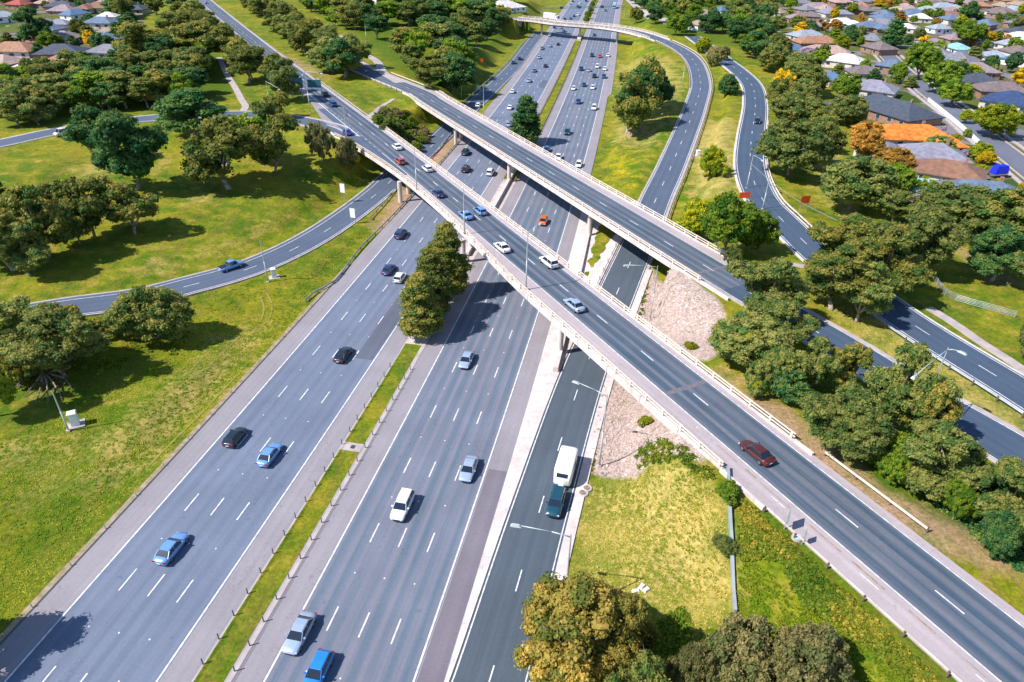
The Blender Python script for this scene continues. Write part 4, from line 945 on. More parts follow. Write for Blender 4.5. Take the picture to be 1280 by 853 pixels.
    mb = MB(); mb.face([B_[2], B_[3], T[3], T[2]]); P['sw1'] = mb.mesh('side_window', 'glass')
    rw = .33 if kind in ('sedan', 'hatch') else .38
    mb = MB(); mb.tube((0, -.11, 0), (0, .11, 0), rw, rw, 18); P['tyre'] = mb.mesh('wheel', 'tyre', False, True)
    mb = MB(); mb.tube((0, -.125, 0), (0, .125, 0), rw*.62, rw*.62, 12); P['rim'] = mb.mesh('rim', 'rim', False, True)
    P['rw'] = rw; fx, fw_, _, fz = st[-2]; rx, rw_, _, rz_ = st[1]
    P['hl'] = MB().box((0, 0, 0), (.22, .34, .12), 0, .7).mesh('headlight', 'headlight'); P['tl'] = MB().box((0, 0, 0), (.12, .34, .18)).mesh('tail_light', 'taillight')
    P['hlp'] = (fx-.02, fw_*.78, fz-.1); P['tlp'] = (rx-.05, rw_*.76, rz_-.14)
    P['mirror'] = MB().box((0, 0, 0), (.14, .22, .15)).mesh('mirror', PAINT['white']); P['mp'] = (xf0-.35, hw+.17, zb+.08)
    P['wb'] = (L_*.31, -L_*.29, W_/2-.12); P['plate'] = MB().box((0, 0, 0), (.03, .45, .12)).mesh('number_plate', 'plate'); P['pp'] = st[0][0]-.02
    P['grille'] = MB().box((0, 0, 0), (.06, st[-1][1]*1.3, .16)).mesh('grille', 'plastic'); P['gp'] = (st[-1][0]+.01, 0, (st[-1][2]+st[-1][3])/2-.02)
    if kind == 'ute': P['tray'] = MB().box((-1.68, 0, 1.03), (1.65, 1.5, .1)).mesh('tray_cover', 'plastic')
    return P
CM = {k: car_meshes(k) for k in ('sedan', 'hatch', 'suv', 'ute', 'van')}
def make_car(kind, paint, detail):
    P = CM[kind]; root = empty('car', (0, 0, 0)); pt = PAINT[paint]
    objpart('body', P['body'], root, pt); objpart('roof', P['roof'], root, pt)
    objpart('windscreen', P['windscreen'], root); objpart('rear_window', P['rear_window'], root); objpart('side_window', P['sw0'], root); objpart('side_window', P['sw1'], root)
    for x in P['wb'][:2]:
        for s_ in (-1, 1):
            wh = objpart('wheel', P['tyre'], root, None, (x, s_*P['wb'][2], P['rw']))
            if detail: objpart('rim', P['rim'], wh)
    if kind == 'ute': objpart('tray_cover', P['tray'], root)
    if detail:
        for s_ in (-1, 1):
            a_ = P['hlp']; objpart('headlight', P['hl'], root, None, (a_[0], s_*a_[1], a_[2])); a_ = P['tlp']; objpart('tail_light', P['tl'], root, None, (a_[0], s_*a_[1], a_[2]))
            a_ = P['mp']; objpart('mirror', P['mirror'], root, pt, (a_[0], s_*a_[1], a_[2]))
        objpart('number_plate', P['plate'], root, None, (P['pp'], 0, .6)); objpart('grille', P['grille'], root, None, P['gp'])
    return root
PROTO = {}
def get_car(kind, paint, detail):
    k = (kind, paint, detail)
    if k not in PROTO: PROTO[k] = make_car(kind, paint, detail); return PROTO[k]
    return copy_tree(PROTO[k])
KN = {'sedan': 'sedan', 'hatch': 'hatchback', 'suv': 'suv', 'ute': 'pickup', 'van': 'van'}
ORD = ['', 'second ', 'third ', 'fourth ', 'fifth ', 'sixth ', 'seventh ', 'eighth ', 'ninth ', 'tenth ']
CARS = []
def car(px, py, kind, colr, road_, zg=0.0, sgn=1, lane=None, where=None, lab=None):
    """road_: path, sgn +1 heading with the path direction"""
    p_ = at(px, py, zg+.75); path = road_; t = path.near(p_); d = path.dir(t)*sgn
    near_ = py > 150
    root = get_car(kind, colr, near_); root.name = {'suv': 'suv_car', 'ute': 'pickup_truck', 'van': 'delivery_van', 'sedan': 'sedan_car', 'hatch': 'hatchback_car'}[kind]
    root.location = (p_[0], p_[1], path.pos(t)[2]+.04); root.rotation_euler = (0, 0, math.atan2(d[1], d[0]))
    CARS.append((root, lab, colr, kind, path, offs_on(path, p_), t, py)); return root
A_ = [(214, 684, 'sedan', 'light blue'), (294, 545, 'hatch', 'black'), (337, 567, 'sedan', 'light blue'), (429, 442, 'sedan', 'black'), (501, 292, 'suv', 'navy'), (486, 336, 'sedan', 'navy'), (500, 346, 'hatch', 'white'),
      (582, 190, 'suv', 'dark teal'), (582.5, 211, 'suv', 'black'), (613, 215, 'suv', 'white'), (636.5, 155, 'sedan', 'silver'), (637.6, 134, 'sedan', 'white'), (640.8, 114, 'hatch', 'white'), (661.5, 100.6, 'sedan', 'silver'), (598, 131, 'hatch', 'white'),
      (650, 73, 'suv', 'black'), (668, 88, 'sedan', 'grey'), (682, 82, 'sedan', 'black'), (674, 71.5, 'sedan', 'silver'), (678, 60, 'sedan', 'grey'), (687.6, 57, 'sedan', 'silver'), (697.7, 55, 'hatch', 'black'), (687, 44, 'sedan', 'silver'),
      (693, 34, 'hatch', 'purple blue'), (705, 38.5, 'suv', 'grey'), (701, 34.5, 'sedan', 'silver'), (706, 23.5, 'hatch', 'black'), (713.5, 23, 'hatch', 'dark blue'), (717.7, 20, 'suv', 'dark blue'), (722.7, 18.5, 'van', 'white'), (722, 8, 'suv', 'navy'),
      (712.7, 5, 'sedan', 'silver'), (716, 1.5, 'hatch', 'black'), (724.6, 4, 'hatch', 'white'), (732.8, 1, 'suv', 'black'), (642, 78, 'suv', 'dark teal')]
B_ = [(374, 790, 'sedan', 'silver'), (397, 838, 'hatch', 'bright blue'), (503, 632, 'suv', 'white'), (586, 585, 'sedan', 'silver'), (583, 449, 'sedan', 'silver'), (679, 276, 'hatch', 'orange'), (709, 165, 'suv', 'dark teal'), (683.4, 187, 'hatch', 'dark blue'),
      (698, 196, 'sedan', 'white'), (723, 127, 'suv', 'dark blue'), (717, 110, 'sedan', 'white'), (730, 105.7, 'hatch', 'dark teal'), (741, 109, 'hatch', 'white'), (742.7, 134.5, 'suv', 'white'), (743, 95, 'suv', 'black'), (755, 95.6, 'suv', 'dark blue'),
      (723.5, 205, 'hatch', 'white'), (726.5, 86, 'suv', 'navy'), (736, 87.5, 'sedan', 'silver'), (746.6, 83, 'suv', 'white'), (756, 86, 'hatch', 'white'), (740, 69, 'suv', 'navy'), (750, 70, 'sedan', 'red'), (760, 69, 'sedan', 'white'),
      (743, 43.5, 'hatch', 'dark teal'), (757, 13, 'suv', 'grey')]
for a_ in A_: car(a_[0], a_[1], a_[2], a_[3], FW, 0, 1)
for a_ in B_: car(a_[0], a_[1], a_[2], a_[3], FW, 0, -1)
for x, y, k, c_ in [(416, 130, 'suv', 'dark blue'), (406, 117, 'sedan', 'black'), (434, 165, 'sedan', 'purple blue'), (496, 183, 'sedan', 'white'), (500, 201, 'hatch', 'red'), (534, 210, 'hatch', 'white'), (547.5, 241, 'sedan', 'navy'), (582, 268, 'sedan', 'light blue'),
                    (600, 263, 'hatch', 'light blue'), (627.5, 308, 'sedan', 'white'), (686, 327, 'suv', 'white'), (718, 380, 'sedan', 'silver'), (946, 564, 'sedan', 'maroon'), (268, 33, 'van', 'white'), (257.5, 3, 'hatch', 'silver')]:
    car(x, y, k, c_, O1, Z1, 1)
car(289, 333, 'ute', 'light blue', L1, .8, 1, lab='light blue pickup with dark tray driving on the slip road at left')
car(947, 151, 'hatch', 'black', R4, 7.4, 1, lab='black hatchback alone on the loop road at right')
car(79, 166, 'van', 'white', L2, 7.5, -1, lab='white van half hidden by trees on the feeder road at left')
car(795, 10, 'suv', 'dark blue', Path([tuple(at(x, y, 1)) for x, y in ((808, 20), (795, 8), (785, -2))]), 1, 1, lab='dark blue suv on the small road at the top edge')
car(695, 628, 'suv', 'dark teal', RAMP, 0, -1, lab='dark teal suv on the ramp towing the white caravan')
LN = {1: ['far left', 'second from left', 'third from left', 'right hand'], 0: ['left hand', 'second from left', 'third from left', 'far right']}
def place_word(path, py):
    if path is O1: return 'on the upper approach road' if py < 145 else 'on the near overpass'
    if py > 400: return 'in front of the near overpass'
    return None
used = {}
for root, lab, colr, kind, path, off, t, py in sorted(CARS, key=lambda c_: -c_[7]):
    if lab is None:
        if path is FW:
            outb = off < -7; sec = 'before the near overpass' if (py > 290 and outb) or py > 420 else ('between the two overpasses' if (py > 188 and outb) or (py > 235 and not outb) else ('between second overpass and flyover' if py > 55 else 'beyond the curved flyover'))
            if off < -25: base = f'{colr} {KN[kind]} on the slip road shoulder {sec}'
            else:
                ln = int(np.clip(((off+24) if outb else off)//3.5, 0, 3)); base = f"{colr} {KN[kind]} in {LN[1][ln]} {'outbound' if outb else 'oncoming'} lane {sec}"
        else:
            base = f"{colr} {KN[kind]} {place_word(path, py)}"
    else: base = lab
    n = used.get(base, 0); used[base] = n+1
    root['label'] = base if n == 0 else f'{ORD[n].strip()} nearest {base}'
    root['category'] = 'car' if kind in ('sedan', 'hatch') else KN[kind]
    root['group'] = 'vehicles driving on the interchange'
# caravan
cpos = at(707, 584, 1.3); t_ = RAMP.near(cpos); d_ = -RAMP.dir(t_)
cv_ = empty('caravan', (float(cpos[0]), float(cpos[1]), .03), math.atan2(d_[1], d_[0]), 'white caravan towed down the ramp by the dark teal suv', 'caravan')
R = []
for x, z0, z1, hw in ((-2.75, .6, 2.35, 1.05), (-2.65, .45, 2.6, 1.14), (-2.2, .42, 2.68, 1.16), (1.9, .42, 2.66, 1.16), (2.4, .45, 2.35, 1.12), (2.75, .6, 1.9, 1.0), (2.8, .7, 1.5, .9)):
    R.append([(x, -hw*.96, z0), (x, -hw, z0+.15), (x, -hw, z1-.15), (x, -hw*.93, z1-.03), (x, -hw*.5, z1+.02), (x, hw*.5, z1+.02), (x, hw*.93, z1-.03), (x, hw, z1-.15), (x, hw, z0+.15), (x, hw*.96, z0)])
MB().loft(R).build('body', 'white', cv_, True, True)
MB().face([(2.44, -.75, 2.28), (2.44, .75, 2.28), (2.76, .72, 1.86), (2.76, -.72, 1.86)][::-1]).build('front_window', 'glass', cv_, loc=(.03, 0, .03))
for s_ in (-1, 1):
    MB().box((-.6, s_*1.17, 1.6), (1.1, .03, .6)).build('side_window', 'glass', cv_); wh = objpart('wheel', CM['suv']['tyre'], cv_, None, (-.2, s_*1.02, .38)); objpart('rim', CM['suv']['rim'], wh)
MB().box((0, 0, 2.73), (.7, .7, .12), 0, .85).build('roof_hatch', 'white', cv_); MB().box((-1.6, 0, 2.72), (.5, .5, .1), 0, .85).build('roof_hatch', 'white', cv_)
mb = MB(); mb.tube((2.6, -.5, .5), (4.0, 0, .5), .05).tube((2.6, .5, .5), (4.0, 0, .5), .05); mb.build('drawbar', 'galv', cv_)
MB().box((3.15, 0, .7), (.5, .75, .45), 0, .8).build('gas_box', 'white', cv_)
for s_ in (-.9, .9): MB().box((-2.76, s_, .9), (.05, .2, .35)).build('tail_light', 'taillight', cv_)
# trucks
def truck(px, py, zg, path, sgn, cabm, boxm, label, L_=8.0):
    p_ = at(px, py, zg+2); t = path.near(p_); d = path.dir(t)*sgn
    r_ = empty('box_truck', (float(p_[0]), float(p_[1]), zg+.04), math.atan2(d[1], d[0]), label, 'truck')
    MB().box((-.8, 0, 2.35), (L_, 2.45, 2.7)).build('cargo_box', boxm, r_); MB().box((-.8, 0, .8), (L_, 1.6, .3)).build('chassis', 'plastic', r_)
    MB().box((L_/2+.45, 0, 1.6), (1.9, 2.3, 2.1), 0, .92).build('cab', cabm, r_); MB().box((L_/2+1.38, 0, 2.0), (.1, 2.0, .85), 0, .95).build('windscreen', 'glass', r_)
    for s_ in (-1, 1):
        MB().box((L_/2+.6, s_*1.12, 2.05), (.9, .06, .7)).build('side_window', 'glass', r_)
        for x in (L_/2+.3, -L_/2+.4, -L_/2+1.6): 
            o = objpart('wheel', CM['suv']['tyre'], r_, None, (x, s_*1.05, .48)); o.scale = (1.25, 1.25, 1.25)
        MB().box((L_/2+1.42, s_*.85, .95), (.06, .3, .2)).build('headlight', 'headlight', r_)
truck(689, 20.5, 8, RAMP, -1, 'white', 'white', 'white box truck crossing the farthest curved flyover', 9)
truck(768, 7, 0, FW, -1, 'cyan_roof', M['cyan_roof'], 'blue box truck at the top of the oncoming motorway carriageway', 9)
MB().box((0, 0, 0), (.01, .01, .01)) 
# small road stub at the top by the dark blue suv
sp_ = Path([tuple(at(x, y, 1)) for x, y in ((835, 45), (808, 20), (795, 8), (785, -2), (778, -12))])
mb = MB()
for a1, b1 in zip(sp_.rng(step=3)[:-1], sp_.rng(step=3)[1:]):
    q = []
    for t, o_ in ((a1, -3.5), (a1, 3.5), (b1, 3.5), (b1, -3.5)):
        p_ = sp_.pos(t, o_); p_[2] = max(H(p_[0], p_[1]), p_[2]-.3)+.25; q.append(p_)
    mb.face(q)
struct(mb.build('top_ramp_road', 'path'))
# ------------------------------------------------------------------ trees
def ico_pts():
    bm = bmesh.new(); bmesh.ops.create_icosphere(bm, subdivisions=2, radius=1); v = [tuple(x.co) for x in bm.verts]; f = [tuple(x.index for x in y.verts) for y in bm.faces]; bm.free(); return np.array(v), np.array(f)
ICO_V, ICO_F = ico_pts()
def crown_mesh(name, lobes, npuff, pr, nleaf, ls, rs, flat=1.0):
    """lobes: (x,y,z,rx,ry,rz) of a 10 m tree; puffs of leaves are scattered over the lobes"""
    V = []; F = []; puff = []; tip = []; nv = 0
    wts = np.array([l[3]*l[4]+l[3]*l[5] for l in lobes]); wts = wts/wts.sum()
    for i in range(npuff):
        l = lobes[rs.choice(len(lobes), p=wts)]; d = rs.normal(size=3); d /= np.linalg.norm(d); d[2] = abs(d[2])*.9-.25 if rs.rand() < .75 else d[2]; d /= np.linalg.norm(d)
        rr = rs.uniform(.72, 1.05); c = np.array(l[:3])+d*np.array(l[3:])*rr; R_ = pr*rs.uniform(.5, 1.45); pv = rs.rand()
        if any((( (c-np.array(q[:3]))/np.array(q[3:]))**2).sum() < .35 for q in lobes): continue
        s3 = np.array([R_, R_, R_*.78*flat])
        v = ICO_V*(1+.22*rs.normal(size=(len(ICO_V), 1)))*s3*.7+c
        V.append(v); F += [tuple(int(a)+nv for a in f) for f in ICO_F]; nv += len(v)
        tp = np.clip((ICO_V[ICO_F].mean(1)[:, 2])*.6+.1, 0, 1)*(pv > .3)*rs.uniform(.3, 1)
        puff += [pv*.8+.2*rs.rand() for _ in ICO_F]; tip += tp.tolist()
        dn = rs.normal(size=(nleaf, 3)); dn /= np.linalg.norm(dn, axis=1)[:, None]; dn[:, 2] = np.where(rs.rand(nleaf) < .7, np.abs(dn[:, 2]), dn[:, 2])
        ctr = c+dn*s3*rs.uniform(.6, 1.38, size=(nleaf, 1))
        nrm = dn+rs.normal(size=(nleaf, 3))*.55; nrm /= np.linalg.norm(nrm, axis=1)[:, None]
        u = np.cross(nrm, rs.normal(size=(nleaf, 3))); u /= np.linalg.norm(u, axis=1)[:, None]; w_ = np.cross(nrm, u); sz = ls*rs.uniform(.4, 1.5, size=(nleaf, 1))
        q = np.stack([ctr-u*sz-w_*sz*.5, ctr+u*sz*.2-w_*sz*.9, ctr+u*sz+w_*sz*.3, ctr-u*sz*.3+w_*sz*.9], 1).reshape(-1, 3)
        V.append(q); F += [tuple(range(nv+4*k, nv+4*k+4)) for k in range(nleaf)]; nv += 4*nleaf
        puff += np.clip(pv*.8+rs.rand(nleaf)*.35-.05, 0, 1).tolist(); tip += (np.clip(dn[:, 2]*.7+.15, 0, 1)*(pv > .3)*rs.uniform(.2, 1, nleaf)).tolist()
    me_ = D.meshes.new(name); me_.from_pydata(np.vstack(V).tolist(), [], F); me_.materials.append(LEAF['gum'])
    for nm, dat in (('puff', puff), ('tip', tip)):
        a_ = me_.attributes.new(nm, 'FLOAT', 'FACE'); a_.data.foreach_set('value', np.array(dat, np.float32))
    return me_
def trunk_mesh(lobes, base_r, split, rs, m='bark'):
    mb = MB(); top = Vector((lobes[0][0]*.3, lobes[0][1]*.3, split))
    mb.tube((0, 0, -.5), (top.x*.5, top.y*.5, split*.5), base_r*1.25, base_r, 8).tube((top.x*.5, top.y*.5, split*.5), top, base_r, base_r*.8, 8)
    for l in lobes:
        e = Vector(l[:3]); m_ = top.lerp(e, .5)+Vector((rs.normal()*.2, rs.normal()*.2, .3)); mb.poly([(tuple(top), base_r*.6), (tuple(m_), base_r*.42), (tuple(e), base_r*.2)])
        for k in range(2):
            f = e+Vector((rs.normal()*l[3]*.5, rs.normal()*l[4]*.5, rs.rand()*l[5]*.8)); mb.tube(tuple(e), tuple(f), base_r*.2, base_r*.07, 5)
    return mb.mesh('trunk', m, True)
def lobes_gum(rs, n, spread, z0, z1, r):
    L_ = []
    for k in range(n):
        a_ = 2*PI*k/n+rs.uniform(-.4, .4); d = spread*rs.uniform(.45, 1); L_.append((d*math.cos(a_), d*math.sin(a_), rs.uniform(z0, z1), r*rs.uniform(.75, 1.25), r*rs.uniform(.75, 1.25), r*rs.uniform(.6, .95)))
    L_.append((rs.normal()*.4, rs.normal()*.4, z1+.3, r, r, r*.8)); return L_
TREE = {}
def mk(kind, lb, br, split, npuff, pr, nleaf, ls, seed, m='bark', flat=1.0):
    rs = np.random.RandomState(seed); out = {}
    out['trunk'] = trunk_mesh(lb, br, split, rs, m)
    out['near'] = crown_mesh('crown', lb, npuff, pr, nleaf, ls, np.random.RandomState(seed+1), flat)
    out['far'] = crown_mesh('crown', lb, int(npuff*.6), pr*1.25, int(nleaf*.6), ls*1.5, np.random.RandomState(seed+2), flat)
    vs = np.array([v.co for v in out['near'].vertices]); out['h'] = float(np.percentile(vs[:, 2], 99.3)); out['r'] = float(np.percentile(np.hypot(vs[:, 0], vs[:, 1]), 95))
    TREE.setdefault(kind, []).append(out)
for sd in range(4):
    rs = np.random.RandomState(30+sd); mk('gum', lobes_gum(rs, 8+sd % 3, 3.1, 2.7, 7.6, 1.5)+[(rs.normal()*1.5, rs.normal()*1.5, 3.0, 1.9, 1.9, 1.5)], .22, 1.6, 350, .52, 110, .10, 40+sd*3, 'bark' if sd % 3 else 'paleb')
for sd in range(2):
    rs = np.random.RandomState(60+sd); mk('tall', lobes_gum(rs, 7, 1.9, 2.6, 7.8, 1.45), .18, 1.8, 320, .46, 95, .10, 70+sd*3, 'paleb')
for sd in range(2):
    rs = np.random.RandomState(80+sd); mk('round', [(0, 0, 5.6, 3.9, 3.9, 3.6), (1.6, .5, 4.4, 2.6, 2.6, 2.4), (-1.4, -1, 4.6, 2.6, 2.8, 2.6), (0, 1.6, 3.8, 2.4, 2.4, 2.2), (1.2, -1.6, 3.2, 2.2, 2.2, 1.8)], .22, 1.2, 460, .58, 100, .105, 90+sd*3)
rs = np.random.RandomState(101); mk('cone', [(0, 0, 2.4, 1.9, 1.9, 1.7), (.5, .4, 4.2, 1.7, 1.7, 1.8), (-.5, -.2, 5.6, 1.5, 1.5, 1.8), (.1, 0, 7.2, 1.15, 1.15, 1.7), (0, .1, 8.6, .7, .7, 1.2)], .2, 1.2, 400, .42, 100, .09, 103)
for sd in range(2):
    rs = np.random.RandomState(110+sd); mk('bush', [(rs.normal()*1.8, rs.normal()*1.8, 3.0+rs.rand()*2.2, 2.6, 2.6, 3.0) for _ in range(7)], .16, .8, 520, .56, 105, .115, 120+sd*3)
rs = np.random.RandomState(140); mk('pine', [(0, 0, 1.9, 2.0, 2.0, 1.2), (0, 0, 3.7, 1.7, 1.7, 1.2), (0, 0, 5.3, 1.35, 1.35, 1.2), (0, 0, 6.9, .95, .95, 1.1), (0, 0, 8.6, .5, .5, 1.2)], .2, 1.0, 190, .5, 75, .14, 141)
NTREE = 0
def tree_at(x, y, z, h, r, shape, leaf, label, group=None, far=True, name='tree', cat='tree'):
    global NTREE
    T = TREE[shape][NTREE % len(TREE[shape])]; NTREE += 1
    root = empty({'gum': 'gum_tree', 'tall': 'gum_tree', 'pine': 'pine_tree'}.get(shape, name), (float(x), float(y), float(z)), random.uniform(0, 2*PI), label, cat, group)
    sc_ = (r/T['r'], r/T['r'], h/T['h'])
    for nm, me_ in (('crown', T['far' if far else 'near']), ('trunk', T['trunk'])):
        o = D.objects.new(nm, me_); col.objects.link(o); o.parent = root; o.scale = sc_
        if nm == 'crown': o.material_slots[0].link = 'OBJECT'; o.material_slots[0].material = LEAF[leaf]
    return root
def tree(bx, by, ty, wpx, shape, leaf, label, group=None, cat='tree', name='tree'):
    """trunk foot seen at bx, by; crown top at picture row ty; crown width wpx"""
    b_ = on(bx, by); ppm = proj((b_[0]+1, b_[1], b_[2]+5))[0]-proj((b_[0], b_[1], b_[2]+5))[0]
    r = wpx/2/ppm; h = 1.0
    # far rim of the crown also shows above the top: allow for it
    while h < 30 and proj((b_[0], b_[1]+r*.55, b_[2]+h*.93))[1] > ty: h += .25
    return tree_at(b_[0], b_[1], b_[2], h, r, shape, leaf, label, group, by < 330, name, cat)
